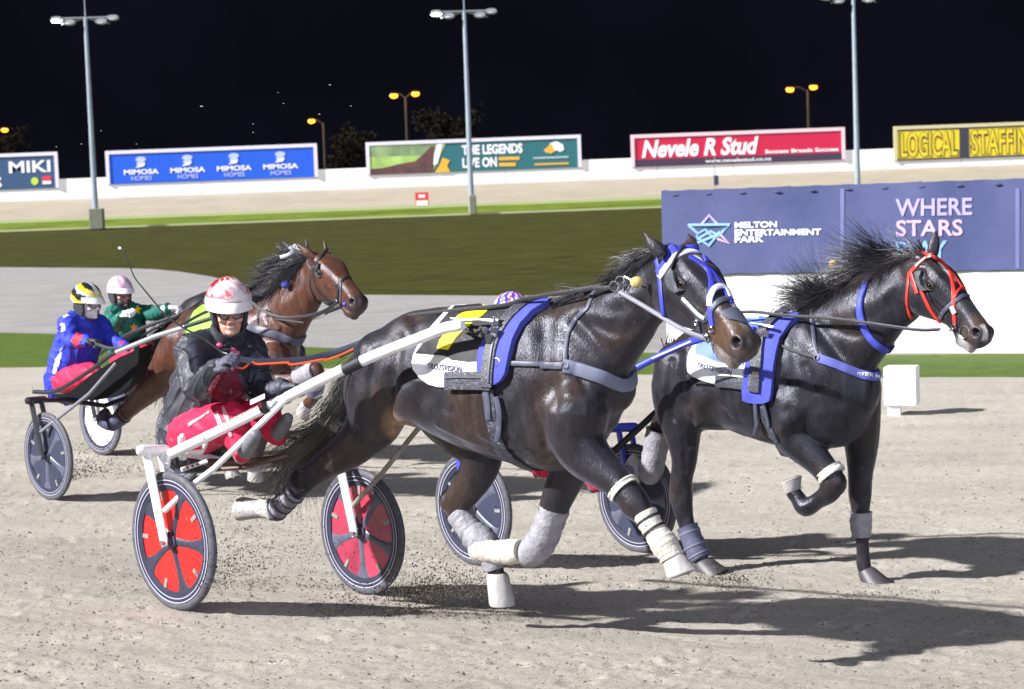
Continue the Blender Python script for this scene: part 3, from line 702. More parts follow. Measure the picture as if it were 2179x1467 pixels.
class Horse: pass
HEADT = [  # x, top z, bottom z, half width at top, at widest, at jaw
    (-.06, -.035, -.250, .045, .075, .05), (.0, .0, -.285, .055, .085, .055), (.06, .018, -.303, .065, .092, .060), (.12, .022, -.303, .080, .100, .062),
    (.18, .018, -.288, .086, .103, .058), (.24, .008, -.262, .076, .094, .052), (.30, -.006, -.236, .060, .080, .046), (.36, -.020, -.218, .048, .067, .042),
    (.42, -.031, -.222, .041, .059, .041), (.47, -.039, -.246, .038, .058, .043), (.515, -.046, -.250, .038, .062, .044), (.56, -.055, -.222, .038, .063, .042), (.600, -.074, -.188, .032, .053, .034), (.622, -.100, -.155, .020, .034, .020)]
def make_horse(spec, label, coatm, col_fn):
    h = Horse(); a = R(spec['a']); h.fwd = V((math.cos(a), -math.sin(a), 0)); h.side = V((-math.sin(a), -math.cos(a), 0))   # side: towards the camera
    P0 = V((spec['P0'][0], spec['P0'][1], 0)); h.P0 = P0; h.spec = spec
    def pl(px, py, d=0):
        r = raydir(px, py); k = (P0+h.side*d-EYE).dot(h.side)/r.dot(h.side); return EYE+r*k
    h.pl = pl
    sc = lambda p: F/((p-EYE).dot(FW))
    mb = MB()
    def trunk_rings(rows, ratio_low=1.0, seg=26):
        rings = []
        for (tx, ty), (bx, by), w, d in rows:
            t = pl(tx, ty, d); b = pl(bx, by, d); c = (t+b)/2; e = (t-b)/2
            ring = []
            for j in range(seg):
                q = 2*math.pi*j/seg; cq, sq = math.cos(q), math.sin(q)
                ex = 2.25; x = math.copysign(abs(sq)**(2/ex), sq); y = math.copysign(abs(cq)**(2/ex), cq)
                ring.append(c+e*y+h.side*(w*x*(1.0-.10*y)))
            rings.append(ring)
        return rings
    h.rings = trunk_rings([(t, b, w, 0) for t, b, w in spec['trunk']]); 
    def domed(rings, amt):                   # rounded ends
        def cap(r, nxt):
            c = sum(r, V((0, 0, 0)))/len(r); cn = sum(nxt, V((0, 0, 0)))/len(nxt); d = (c-cn).normalized()
            return [[c+(p-c)*.85+d*amt*.6 for p in r], [c+(p-c)*.5+d*amt for p in r]]
        a_, b_ = cap(rings[0], rings[1]), cap(rings[-1], rings[-2])
        return [a_[1], a_[0]]+rings+[b_[0], b_[1]]
    mb.loft(domed(h.rings, .05))
    nk = trunk_rings(spec['neck'], seg=20); mb.loft(nk); h.neck = nk
    h.crest = [pl(t[0], t[1], d) for t, b, w, d in spec['neck']]
    for L in spec['legs']:
        pts = []; rad = []
        for (px, py, hw) in spline(L['p'], 4):
            p = pl(px, py, L['d']+0.0); pts.append(p); rad.append(hw/sc(p))
        mb.tube(pts, rad, 14, ratio=L.get('ratio', 1), ref=h.side, round_=True)
        L['P'], L['R'] = pts, rad
        if 'mus' not in L:                   # joints: small bony knobs so that knees and fetlocks read
            for (px, py, r) in L.get('knob', []):
                p = pl(px, py, L['d']); mb.ell(p, V((r/sc(p), 0, 0)), V((0, r/sc(p), 0)), V((0, 0, r*1.1/sc(p))))
    # head: generic horse head, axis poll to muzzle, true length
    (hx, hy), hd, (yaw, pit, rl), k = spec['head']
    poll = pl(hx, hy, hd); yaw, pit, rl = R(yaw), R(pit), R(rl)
    X = V((math.cos(yaw)*math.cos(pit), -math.sin(yaw)*math.cos(pit), -math.sin(pit))); lat = V((0, 0, 1)).cross(X).normalized(); Z = X.cross(lat)
    lat, Z = lat*math.cos(rl)+Z*math.sin(rl), Z*math.cos(rl)-lat*math.sin(rl)
    hl = lambda x, y, z: poll+(X*x+lat*y+Z*z)*k       # head-local to world; y>0 is the horse's left
    h.hl = hl; h.hX, h.hY, h.hZ, h.poll, h.hk = X, lat, Z, poll, k
    rings = []
    for x, zt, zb, wt, wm, wb in HEADT:
        prof = [(0, zt), (wt*.55, zt-.002), (wt, zt-.012), (wm*.98, zt-.05 if x < .4 else zt-.035), (wm, (zt*.55+zb*.45)), (wm*.93, zt*.35+zb*.65), (wb*1.15, zb+.035), (wb*.8, zb+.008), (0, zb)]
        ring = [hl(x, -y, z) for y, z in prof]+[hl(x, y, z) for y, z in reversed(prof[1:-1])]
        rings.append(ring)
    mb.loft(rings)
    for s in (-1, 1):
        mb.ell(hl(.185, s*.085, -.048), X*.045, lat*.024, Z*.032)          # brow
        mb.ell(hl(.10, s*.072, -.185), X*.10, lat*.030, Z*.085)            # cheek
        mb.tube([hl(.20, s*.088, -.11), hl(.30, s*.072, -.115), hl(.37, s*.058, -.11)], [.016, .014, .010], 8)   # facial crest
        mb.ell(hl(.563, s*.048, -.105), X*.040, lat*.022, Z*.040)          # nostril rim
        mb.ell(hl(.0, s*.045, -.02), X*.05, lat*.04, Z*.035)
    mb.ell(hl(.540, 0, -.226), X*.040, lat*.036, Z*.024)                   # lower lip
    mb.ell(hl(.480, 0, -.236), X*.042, lat*.036, Z*.026)                    # chin
    for (bx, by), (tx, ty), dd in spec['ears']:
        b = pl(bx, by, hd+dd); D = (b-EYE).dot(FW); tp = at(tx, ty, D+spec.get('eartip', 0)); ax = tp-b; l = ax.length
        n_ = ax.cross(raydir(bx, by)).normalized()
        pts = [b-ax*.15]+[b+ax*t for t in (0, .2, .4, .6, .8, .93, 1)]; rr = [.026, .030, .037, .036, .030, .020, .012, .006]
        mb.tube(pts, [q*l/.15 if l < .15 else q for q in rr], 10, ratio=.62, ref=raydir(bx, by).normalized())
    me = fuse(mb, spec.get('voxel', .0085), 7)
    v = verts(me)
    loc = (v-np.array(poll))@np.array([X, lat, Z]).T/k                       # head-local coordinates
    def dent(c, rad, amt, dirv):
        d = np.linalg.norm((loc-np.array(c))/np.array(rad), axis=1); w = np.clip(1-d*d, 0, 1)**1.5
        return np.outer(w*amt, np.array(dirv))
    dv = np.zeros_like(v)
    for s in (-1, 1):
        dl = np.array(lat)*(-s)
        dv += dent((.186, s*.105, -.067), (.036, .06, .026), .016, dl)     # eye socket
        dv += dent((.566, s*.072, -.104), (.029, .055, .030), .040, dl-np.array(X)*.2)     # nostril
        dv += dent((.30, s*.085, -.155), (.10, .06, .03), .010, dl)        # hollow under the facial crest
        dv += dent((.10, s*.10, -.045), (.04, .06, .03), .010, dl)         # temple hollow
        dv += dent((.515, s*.055, -.186), (.095, .065, .008), .015, dl)     # mouth slit
    v = v+dv
    # relax the joins of trunk, neck and legs, keep head and lower legs crisp
    ed = np.empty(len(me.edges)*2, np.int32); me.edges.foreach_get('vertices', ed); ed = ed.reshape(-1, 2)
    deg = np.bincount(ed.ravel(), minlength=len(v)).astype(float)
    gz = zg(P0.x, P0.y); wgt = ss(.70, .95, v[:, 2]-gz)*ss(.02, -.10, loc[:, 0])
    for _ in range(spec.get('relax', 34)):
        acc = np.zeros_like(v)
        for c in range(3): acc[:, c] = np.bincount(ed[:, 0], v[ed[:, 1], c], len(v))+np.bincount(ed[:, 1], v[ed[:, 0], c], len(v))
        v = v+(acc/deg[:, None]-v)*(wgt*.5)[:, None]
    setverts(me, v)
    # muscles, tendons and grooves worked into the surface, on both sides
    bv = bvh_of(me); nr = np.array([q.normal[:] for q in me.vertices]); disp = np.zeros(len(v)); sd = np.array(h.side); p0 = np.array(P0)
    for pix, rad, amt in spec.get('sculpt', []):
        pts = []
        for q in spline(pix, 16):
            ht = hit(bv, q[0], q[1])
            if ht: pts.append(np.array(ht[0]))
        for mir in (0, 1):
            best = np.full(len(v), 9.)
            for q in pts:
                if mir: q = q-sd*(2*np.dot(q-p0, sd))
                best = np.minimum(best, ((v-q)**2).sum(1))
            if pts:
                rr = rad/sc(V(pts[0])); disp += amt*1.35*np.exp(-best/(rr*rr))*(1 if not mir or True else 0)
    wl = ss(.05, -.05, loc[:, 0])
    lump = (np.sin(v@np.array((19., 23., 14.))+1.5*np.sin(v@np.array((8., -6., 11.))))+np.sin(v@np.array((-31., 12., 27.))+2*np.sin(v@np.array((7., 13., -9.)))))*.0011
    v = v+nr*((disp+lump)*wl)[:, None]
    setverts(me, v)
    setcol(me, col_fn(h, v, loc))
    h.bvh = bvh_of(me)
    gx = pl(*spec['base'], 0); h.thing = thing('race_horse', (gx.x, gx.y, zg(gx.x, gx.y)), label, 'horse', 'harness racing horses')
    T = h.thing
    h.body = link('body', me, coatm, T)
    for s in (-1, 1):
        q = MB(); q.ell(hl(.187, s*.096, -.068), X*.028, lat*.022, Z*.024, 14, 10); obj('eye', q, EYEM, T)
        q = MB(); # lids
        for zz, r_ in ((.022, .008), (-.022, .006)):
            q.tube([hl(.156, s*.094, -.068+zz*.2), hl(.170, s*.110, -.068+zz*.9), hl(.187, s*.114, -.068+zz*1.05), hl(.204, s*.108, -.068+zz*.8), hl(.217, s*.094, -.068+zz*.1)], [r_*.5, r_, r_, r_, r_*.5], 6)
        obj('eyelid', q, C('eyelid', (.055, .05, .055), rough=.4), T)
    for hf in spec['hooves']:
        a0 = pl(*hf['top'], hf['d']); b0 = pl(*hf['bot'], hf['d']); ax = b0-a0; s_ = sc(a0); r0, r1 = hf['r'][0]/s_, hf['r'][1]/s_
        fw = hf.get('fw'); q = MB(); 
        n = ax.normalized(); u = h.fwd - n*h.fwd.dot(n); u = u.normalized() if u.length > .2 else n.orthogonal().normalized(); w = n.cross(u)
        rings = []
        for t, r_, sh in ((-.12, r0*.86, -.05), (0, r0, 0), (.5, (r0+r1)/2, .12), (.93, r1, .25), (1, r1*.95, .27)):
            c = a0+ax*t+u*(r1*sh)
            rings.append([c+u*(r_*1.08*math.cos(g)*(1 if math.cos(g) > 0 else .85))+w*(r_*.92*math.sin(g)) for g in np.linspace(0, 2*math.pi, 18, endpoint=False)])
        q.loft(rings); hh = obj('hoof', q, hf['m'], T); q = MB(); c = sum(rings[-1], V((0, 0, 0)))/len(rings[-1]); q.loft([[c+(p-c)*k+n*.0035 for p in rings[-1]] for k in (.9, .5, .05)], cap=True); obj('sole', q, C('sole', (.07, .058, .035), rough=.9), hh)
    for bt in spec.get('boots', []):         # boots: shells round the leg
        pts = [pl(px, py, bt['d']) for px, py, _ in spline(bt['p'], 4)]; rad = [r_[2]/sc(p)+.004 for r_, p in zip(spline(bt['p'], 4), pts)]
        q = MB(); rad = [r_*(1+.035*math.sin(i*2.3+px)) for i, r_ in enumerate(rad)]; q.tube([pts[0]]+pts+[pts[-1]], [rad[0]-.006]+rad+[rad[-1]-.006], 18, ratio=bt.get('ratio', 1), ref=h.side); bo = obj('leg_boot', q, bt['m'], T)
        if bt.get('bands'):
            for t in bt['bands']:
                i = min(int(t*(len(pts)-1)), len(pts)-2); e = MB(); dd = (pts[i+1]-pts[i]).normalized()*.006
                e.tube([pts[i]-dd, pts[i]-dd*.9, pts[i]+dd*.9, pts[i]+dd], [rad[i]*.9, rad[i]+.004, rad[i]+.004, rad[i]*.9], 14, ratio=bt.get('ratio', 1), ref=h.side); obj('buckle_strap', e, bt.get('bm', STRAP), bo)
    return h
def mirror(h, pts):                          # across the horse's middle plane
    out = []
    for p, n in pts:
        d = (p-h.P0).dot(h.side); q = p-h.side*(2*d); k = h.bvh.find_nearest(q)
        nn = k[1]; m = n-h.side*(2*n.dot(h.side)); nn = nn if nn.dot(m) > 0 else -nn
        out.append([k[0]+nn*.006, nn])
    return out
def strap(h, name, pix, w, m, parent=None, both=False, off=.003, n=6, th=.004, wrap=None):
    path = smooth_normals(lay(h.bvh, pix, off, n, stop=bool(wrap))); q = MB()
    if wrap:                                 # carries on round the front, belly or withers to the far side
        if wrap == 'start': path = path[::-1]
        path = [q_ for q_ in path if (q_[0]-h.P0).dot(h.side) > .025]; far = mirror(h, path)[::-1]; a, b = path[-1][0], far[0][0]; mid = []
        for t in (.2, .4, .6, .8):
            c = a+(b-a)*t; dr = {'front': h.fwd, 'under': V((0, 0, -1)), 'start': V((0, 0, 1))}[wrap]
            k_ = .10 if wrap == 'under' else .6; ht = h.bvh.ray_cast(c+dr*k_, -dr, .9)
            mid.append([(ht[0] if ht[0] else c)+dr*(off+.004), dr.copy()])
        path = smooth_normals(path+mid+(far if wrap != 'under' else []), 2)
    ribbon(q, path, w, th)
    if not q.v: return None
    return obj(name, q, m, parent or h.thing)
def bvh_obj(o): return BVHTree.FromPolygons([V(x)+wloc(o) for x in verts(o.data)], [tuple(f.vertices) for f in o.data.polygons])
def cloth_far(h, name, poly, m, parent, off=.006, step=9):   # the same cloth on the far side
    vs, fs, mm = cdt_fill(poly, step); P = []
    for v in vs:
        ht = hit(h.bvh, v.x, v.y)
        if not ht: 
            kk = h.bvh.find_nearest(h.pl(v.x, v.y, .2)); ht = (kk[0], kk[1])
        d = (ht[0]-h.P0).dot(h.side); q = ht[0]-h.side*(2*d); k = h.bvh.find_nearest(q); nn = k[1] if k[1].dot(-h.side*1+V((0, 0, .3))) > 0 else -k[1]
        P.append(k[0]+nn*(off+.006))
    mb = MB(); mb.add(P, [tuple(f) for f in fs]); return obj(name, mb, m, parent)
def strands(roots, dirs, lens, cols, tipcols, r=.0035, grav=.5, wav=.02, seg=6, seed=1):
    g = np.random.default_rng(seed); mb = MB()
    for p, d, l, c0, c1 in zip(roots, dirs, lens, cols, tipcols):
        p = V(p); d = V(d).normalized(); pts = [p]; ph = (np.array(p)@np.array(((40., 10, 7), (9, 38, 12), (11, 6, 35))))+g.uniform(0, .9, 3); st = l/seg
        for i in range(seg):
            d = (d+V((0, 0, -grav*.22))+V(((math.sin(ph[0]+i*1.3))*wav*6, math.sin(ph[1]+i*1.1)*wav*6, math.sin(ph[2]+i*1.5)*wav*6))).normalized()
            pts.append(pts[-1]+d*st)
        u = d.orthogonal().normalized(); rings = []
        for i, q in enumerate(pts):
            rr = r*(1-.8*(i/seg)); w = d.cross(u)
            rings.append([q+u*rr, q-u*rr*.5+w*rr*.86, q-u*rr*.5-w*rr*.86])
        o = len(mb.v); mb.loft(rings)
        for i in range(seg+1):
            cc = tuple(np.array(c0)*(1-i/seg)+np.array(c1)*(i/seg))
            for j in range(3): mb.c[o+i*3+j] = cc
    return mb
def mane(h, n, lmin, lmax, dirv, spread, grav, c0, c1, seed, t0=0, t1=1, side=.0, r=.0030, wav=.03):
    g = np.random.default_rng(seed); cr = [np.array(p) for p in h.crest]; sp = spline(cr, 10); ro = []; di = []; le = []; ca = []; cb = []
    for q in range(n):
        if q % 7 == 0: ck = g.uniform(); cd = V(g.normal(size=3))*spread; cl_ = g.uniform(lmin, lmax); cs = g.uniform(-.3, 1)
        t = t0+(t1-t0)*min(max(ck+g.normal()*.012, 0), 1); i = min(int(t*(len(sp)-1)), len(sp)-2); p = V(sp[i]+(sp[i+1]-sp[i])*g.uniform())-V((0, 0, .012))+V(g.normal(size=3))*.008
        ro.append(p); d = V(dirv)+cd+V(g.normal(size=3))*spread*.28+h.side*(side*cs); di.append(d); le.append(cl_*g.uniform(.75, 1.1)); k = g.uniform(.6, 1.5); ca.append(np.array(c0)*k); cb.append(np.array(c1)*k)
    return obj('mane', strands(ro, di, le, ca, cb, r=r, grav=grav, wav=wav, seed=seed), HAIR, h.thing)
def ss(a, b, x): t = np.clip((x-a)/(b-a), 0, 1); return t*t*(3-2*t)
def blob(v, c, r): return np.clip(1-np.linalg.norm(v-np.array(c), axis=1)/r, 0, 1)
def mixc(col, c, w): return col*(1-w[:, None])+np.array(c)*w[:, None]
def band(loc, y): return 0

# ------------------------------------------------------------------ the near black horse
c5 = crop(680, 580, 3.412); c6 = crop(1150, 470, 3.412); c7 = crop(880, 880, 3.189); c8 = crop(1400, 860, 3.333); cb8 = crop(1360, 640, 4.035); cr1 = crop(1650, 460, 3.667); c2 = crop(300, 480, 3.667); c1 = crop(0, 480, 2.444); c3 = crop(250, 560, 3.26); c4 = crop(250, 900, 3.352)
S1 = dict(a=39.4, P0=(-1.247, 10.5), base=(1050, 1100), voxel=.008,
  trunk=[((800, 750), (790, 860), .15), ((838, 692), (832, 885), .24), ((885, 659), (880, 890), .27), ((940, 652), (935, 917), .285), ((1000, 654), (1000, 950), .295), ((1060, 654), (1070, 974), .295),
         ((1120, 646), (1130, 992), .28), ((1180, 642), (1190, 1003), .25), ((1232, 655), (1240, 985), .225), ((1275, 690), (1272, 940), .19), ((1300, 740), (1296, 880), .12)],
  neck=[((1180, 650), (1300, 880), .16, 0), ((1250, 626), (1322, 812), .130, .01), ((1320, 588), (1362, 752), .105, .02), ((1380, 553), (1398, 695), .086, .04), ((1425, 530), (1432, 660), .072, .06)],
  head=((1450, 526), .09, (56, 33, -2.8), 1.0),
  ears=[((1404, 538), (1364, 486), .12), ((1478, 524), (1460, 488), -.06)], eartip=.05,
  legs=[dict(d=.15, ratio=.85, p=[(820, 770, 78), (806, 840, 84), (795, 895, 66), (765, 935, 50), (735, 962, 41), (700, 985, 34), (668, 1008, 29), (645, 1030, 26), (622, 1052, 21), (601, 1071, 19), (584, 1086, 20), (565, 1083, 17)], knob=[(640, 1026, 27)]),
        dict(d=-.13, ratio=.85, p=[(875, 770, 80), (925, 850, 72), (980, 915, 62), (1024, 955, 50), (1018, 1000, 44), (990, 1045, 37), (973, 1072, 32), (980, 1100, 26), (1003, 1132, 23), (1033, 1158, 26), (1050, 1192, 19), (1057, 1224, 20)], knob=[(960, 1068, 26)]),
        dict(d=-.13, p=[(1260, 850, 65), (1232, 940, 52), (1210, 1000, 43), (1188, 1055, 36), (1168, 1110, 29), (1150, 1156, 28), (1120, 1177, 23), (1070, 1176, 23), (1034, 1178, 23), (1018, 1168, 18)]),
        dict(d=.13, p=[(1230, 870, 70), (1228, 925, 64), (1248, 968, 54), (1285, 1003, 42), (1322, 1036, 34), (1352, 1074, 33), (1374, 1106, 23), (1398, 1142, 23), (1416, 1163, 25), (1428, 1182, 22)], knob=[(1350, 1072, 33)])],
  muscle=[dict(d=.17, mus=1, ratio=.55, p=[(1215, 700, 40), (1255, 780, 55), (1270, 850, 50)]), dict(d=.16, mus=1, ratio=.5, p=[(1270, 850, 48), (1225, 890, 55), (1195, 930, 45)]),
          dict(d=.17, mus=1, ratio=.5, p=[(850, 710, 40), (830, 780, 62), (815, 850, 60)]), dict(d=.16, mus=1, ratio=.6, p=[(890, 800, 40), (860, 860, 45)]), dict(d=.06, mus=1, ratio=.8, p=[(1305, 760, 40), (1310, 830, 48), (1300, 890, 40)]), dict(d=-.08, mus=1, ratio=.8, p=[(1290, 780, 40), (1295, 850, 45)])],
  sculpt=[([(1205, 680), (1240, 750), (1280, 820), (1300, 860)], 34, .016), ([(1195, 915), (1230, 900), (1285, 850)], 42, .020), ([(1225, 680), (1275, 735), (1318, 800)], 14, -.014), ([(1158, 700), (1165, 790), (1185, 870), (1180, 930)], 24, -.014),
    ([(1215, 860), (1262, 838)], 14, -.008), ([(852, 690), (870, 700)], 26, .016), ([(905, 770), (915, 820), (900, 850)], 38, -.024), ([(862, 850), (850, 890)], 34, .016), ([(803, 745), (790, 820), (790, 900)], 12, -.010), ([(850, 720), (842, 790), (820, 860)], 15, -.009),
    ([(822, 730), (815, 800), (812, 870)], 24, .012), ([(960, 850), (975, 900)], 9, -.004), ([(1000, 860), (1012, 920)], 9, -.004), ([(1070, 860), (1085, 930)], 9, -.004), ([(1105, 850), (1120, 940)], 9, -.004), ([(1135, 840), (1152, 930)], 9, -.004),
    ([(1290, 905), (1320, 960)], 14, -.010), ([(1350, 780), (1385, 730), (1405, 690)], 11, -.009), ([(1290, 640), (1340, 630), (1390, 600)], 26, .009), ([(1262, 690), (1320, 710), (1370, 690)], 12, -.007), ([(1130, 960), (1060, 945), (1000, 915)], 4, .005), ([(1100, 930), (1040, 905)], 3.5, .004),
    ([(1240, 950), (1290, 1000), (1330, 1040)], 9, -.006), ([(1262, 955), (1310, 1010)], 10, .006), ([(760, 915), (720, 960), (680, 1000)], 7, -.006), ([(1310, 800), (1322, 850), (1310, 900)], 16, .008), ([(1130, 700), (1140, 790)], 40, .006),
    ([(1225, 790), (1245, 830), (1250, 870)], 10, -.008), ([(1190, 770), (1205, 830), (1212, 870)], 20, .010), ([(1240, 660), (1300, 680), (1350, 670)], 16, .007), ([(1330, 700), (1362, 720)], 14, .007), ([(1280, 770), (1310, 790)], 18, .008), ([(1205, 930), (1245, 985), (1285, 1020)], 9, -.006),
    ([(1300, 985), (1335, 1030)], 6, -.005), ([(880, 690), (900, 740), (895, 780)], 18, -.010), ([(830, 800), (838, 850), (826, 890)], 9, -.008), ([(745, 925), (705, 965)], 9, .007), ([(780, 930), (740, 975), (700, 1000)], 6, -.005), ([(930, 905), (980, 930), (1040, 955)], 8, .005), ([(940, 870), (1000, 890), (1060, 900)], 14, -.005),
    ([(1205, 965), (1170, 985), (1130, 985)], 9, .006), ([(1155, 905), (1160, 950)], 7, -.006), ([(1240, 890), (1262, 900)], 4, .004), ([(1255, 900), (1290, 925), (1300, 960)], 4, .005), ([(1215, 905), (1240, 930), (1262, 970)], 3.5, .004)],
  hooves=[dict(d=.15, top=(564, 1083), bot=(516, 1077), r=(19, 27), m=HOOFP), dict(d=-.13, top=(1058, 1227), bot=(1062, 1288), r=(25, 29), m=HOOFP), dict(d=-.13, top=(1016, 1166), bot=(1002, 1150), r=(17, 22), m=HOOFP), dict(d=.13, top=(1429, 1182), bot=(1444, 1226), r=(24, 35), m=HOOFP)],
  boots=[dict(d=.15, p=[(630, 1047, 21), (612, 1064, 20), (592, 1082, 22), (583, 1089, 21)], m=BOOTG, bands=(.12, .34, .56, .78), bm=MSTRAP), dict(d=.15, p=[(585, 1086, 22), (570, 1083, 20), (556, 1081, 20)], m=BOOTW),
         dict(d=-.13, p=[(976, 1092, 27), (991, 1115, 26), (1004, 1132, 27)], m=BOOTG), dict(d=-.13, p=[(1004, 1134, 28), (1024, 1151, 32), (1040, 1168, 29)], m=BOOTG), dict(d=-.13, p=[(1040, 1172, 26), (1050, 1196, 25), (1055, 1213, 22)], m=BOOTG),
         dict(d=-.10, p=[(1108, 1173, 23), (1085, 1175, 26), (1050, 1175, 23), (1026, 1171, 25), (1010, 1174, 20)], m=BOOTW), dict(d=-.13, p=[(1182, 1078, 31), (1170, 1110, 31), (1154, 1148, 32), (1134, 1174, 31), (1114, 1181, 25)], m=BOOTG),
         dict(d=.13, p=[(1322, 1036, 36), (1331, 1046, 35)], m=BOOTW), dict(d=.13, p=[(1371, 1092, 25), (1382, 1112, 24), (1396, 1134, 24), (1409, 1152, 28), (1419, 1166, 29)], m=BOOTW, bands=(.22, .45)), dict(d=.13, p=[(1416, 1163, 28), (1426, 1178, 25), (1431, 1188, 26)], m=BOOTW)])
def brownish(v, col, brown, k=1.0):
    s = np.sin(v@np.array((6., 9., 7.))+1.6*np.sin(v@np.array((4., -3., 6.))))+np.sin(v@np.array((-11., 5., 9.))+1.3*np.sin(v@np.array((3., 7., -8.))))
    return mixc(col, brown, ss(-.2, 1.5, s)*k)
def col1(h, v, loc):
    n = len(v); col = brownish(v, np.tile(np.array((.0135, .0115, .0145)), (n, 1)), (.032, .0185, .0125), .9)
    inh = ((loc[:, 0] > -.02) & (loc[:, 0] < .66) & (np.abs(loc[:, 1]) < .14) & (loc[:, 2] > -.36)).astype(float)
    w = inh*ss(.36, .50, loc[:, 0])*ss(.20, .06, np.abs(loc[:, 2]+.10))*.8; col = mixc(col, (.105, .056, .026), w*.85)
    w = inh*ss(.50, .60, loc[:, 0]); col = mixc(col, (.045, .036, .036), w*.8)
    bl = ss(.022, .014, np.abs(loc[:, 1]-.012+.02*np.sin(loc[:, 0]*14)))*ss(-.06, -.02, loc[:, 2])*ss(.08, .11, loc[:, 0])*ss(.60, .55, loc[:, 0])
    col = mixc(col, (.62, .60, .60), inh*bl)                                                                          # blaze
    lip = inh*ss(-.185, -.205, loc[:, 2])*ss(.44, .50, loc[:, 0]); col = mixc(col, (.22, .19, .185), lip*.6)
    for s in (-1, 1):
        w = np.clip(1-np.linalg.norm((loc-np.array((.566, s*.058, -.104)))/np.array((.031, .036, .031)), axis=1), 0, 1); col = mixc(col, (.012, .008, .008), np.clip(w*3, 0, 1)*inh)
    f = np.array(h.pl(862, 893, .16)); col = mixc(col, (.26, .155, .065), np.clip(blob(v, f, .13)*1.6, 0, .85))           # tan flank fold
    f = np.array(h.pl(842, 912, .14)); col = mixc(col, (.26, .155, .065), np.clip(blob(v, f, .07)*1.6, 0, .7))
    return col
h1 = make_horse(S1, 'black trotter with blue bridle and yellow number one cloth, nearest the camera', COAT1, col1)
T = h1.thing
br = thing('bridle', h1.poll, None, None); br.parent = T; br.location = h1.poll-wloc(T)
def bs(pix, w, m, nm='strap', off=.004, **k): return strap(h1, nm, pix, w, m, br, off=off, **k)
bs(c6((845, 285), (868, 400), (878, 520), (892, 650), (915, 760), (945, 820)), .011, BLUE, 'cheek_strap')
bs(c6((862, 415), (900, 360), (960, 280), (1020, 240), (1080, 222), (1150, 225)), .016, WHITE, 'browband')
bs(c6((850, 380), (890, 320), (945, 250), (1010, 205), (1090, 195), (1160, 215), (1215, 300)), .013, BLUE, 'browband')
bs(c6((935, 190), (960, 220), (930, 280)), .018, BLUE, 'crownpiece')
bs(c6((1085, 262), (1150, 300), (1215, 350), (1240, 440), (1237, 560), (1235, 680), (1248, 765)), .013, BLUE, 'face_strap')
bs(c6((1230, 350), (1290, 430), (1350, 530), (1392, 600)), .011, BLUE, 'face_strap')
bs(c6((1230, 620), (1235, 560), (1255, 505), (1300, 480), (1345, 500), (1375, 560)), .012, WHITE, 'noseband', off=.008)
bs(c6((1030, 570), (1075, 620), (1130, 680), (1190, 720), (1225, 670), (1270, 610), (1320, 575), (1390, 570)), .012, GSTRAP, 'noseband')
bs(c6((1040, 560), (1090, 610), (1150, 670), (1200, 705)), .006, WHITE, 'noseband', off=.011)
bs(c6((1140, 700), (1150, 760), (1160, 850), (1150, 950)), .010, GSTRAP, 'chin_strap')
bs(c6((955, 400), (965, 330), (1000, 260), (1040, 200)), .006, STRAP, 'check_strap', off=.012)
obj('blinker', patch(h1.bvh, c6((928, 395), (960, 360), (990, 375), (995, 430), (1005, 480), (1025, 515), (995, 525), (950, 490), (930, 450)), .012, 3, .008), mat('blinker_dark', (.05, .055, .07), .6, var=.5, vs=60), br)
obj('nose_pad', patch(h1.bvh, c6((1305, 672), (1380, 640), (1425, 645), (1475, 710), (1500, 760), (1440, 738), (1370, 720)), .006, 3, .006), GSTRAP, br)
def ring3(c, nrm, r, th, m, nm, par):
    mb = MB(); nrm = V(nrm).normalized(); u = nrm.orthogonal().normalized(); w = nrm.cross(u)
    P = [c+u*r*math.cos(q)+w*r*math.sin(q) for q in np.linspace(0, 2*math.pi, 21)]; mb.tube(P, th, 6); return obj(nm, mb, m, par)
def onhead(h, px, py, off): q = hit(h.bvh, px, py); return (q[0]+q[1]*off, q[1]) if q else (h.hl(.5, -.06, -.15), -h.hY)
p, n_ = onhead(h1, *c6((1250, 785))[0], .012); ring3(p, n_, .012, .003, STEEL, 'bit_ring', br)
p, n_ = onhead(h1, *c6((1225, 845))[0], .014); ring3(p, n_, .020, .0035, STEEL, 'bit_ring', br)
p, n_ = onhead(h1, *c6((1143, 738))[0], .012); ring3(p, n_, .009, .003, STEEL, 'bit_ring', br)
bs(c6((1255, 880), (1250, 920), (1240, 970)), .004, STEEL, 'bit_shank')
# harness
hn = thing('harness', h1.P0, None, None); hn.parent = T; hn.location = V((0, 0, 0)) ; hn.location = h1.P0-wloc(T)
def hs(h, par, pix, w, m, nm, **k): return strap(h, nm, pix, w, m, par, **k)
cloth = [c5((965, 262))[0]]+c5((900, 320), (830, 395), (770, 470), (715, 545), (685, 600), (674, 660), (684, 710), (730, 770), (800, 812), (880, 832), (960, 835), (1080, 828), (1240, 822), (1230, 700), (1240, 560), (1290, 430), (1380, 320), (1500, 235), (1560, 215), (1400, 232), (1200, 240))
sc1 = obj('saddle_cloth', patch(h1.bvh, cloth, .010, 7, .006), CLOTHW, T)
cloth_far(h1, 'cloth_flap', cloth, CLOTHW, sc1)
blk = c5((985, 268), (930, 330), (860, 410), (790, 490), (728, 562), (702, 590), (800, 592), (930, 612), (975, 640), (1090, 655), (1160, 650), (1175, 590), (1210, 490), (1260, 400), (1340, 320), (1440, 250), (1300, 245))
obj('black_panel', patch(h1.bvh, blk, .018, 6, .002), CLOTHB, sc1)
one = c5((1020, 338), (1062, 318), (1140, 308), (1232, 305), (1195, 340), (1130, 385), (1060, 440), (1010, 490), (975, 540), (952, 574), (878, 560), (895, 505), (935, 450), (985, 405), (1035, 362), (1005, 352))
obj('number', patch(h1.bvh, one, .0225, 5, .002), YEL, sc1)
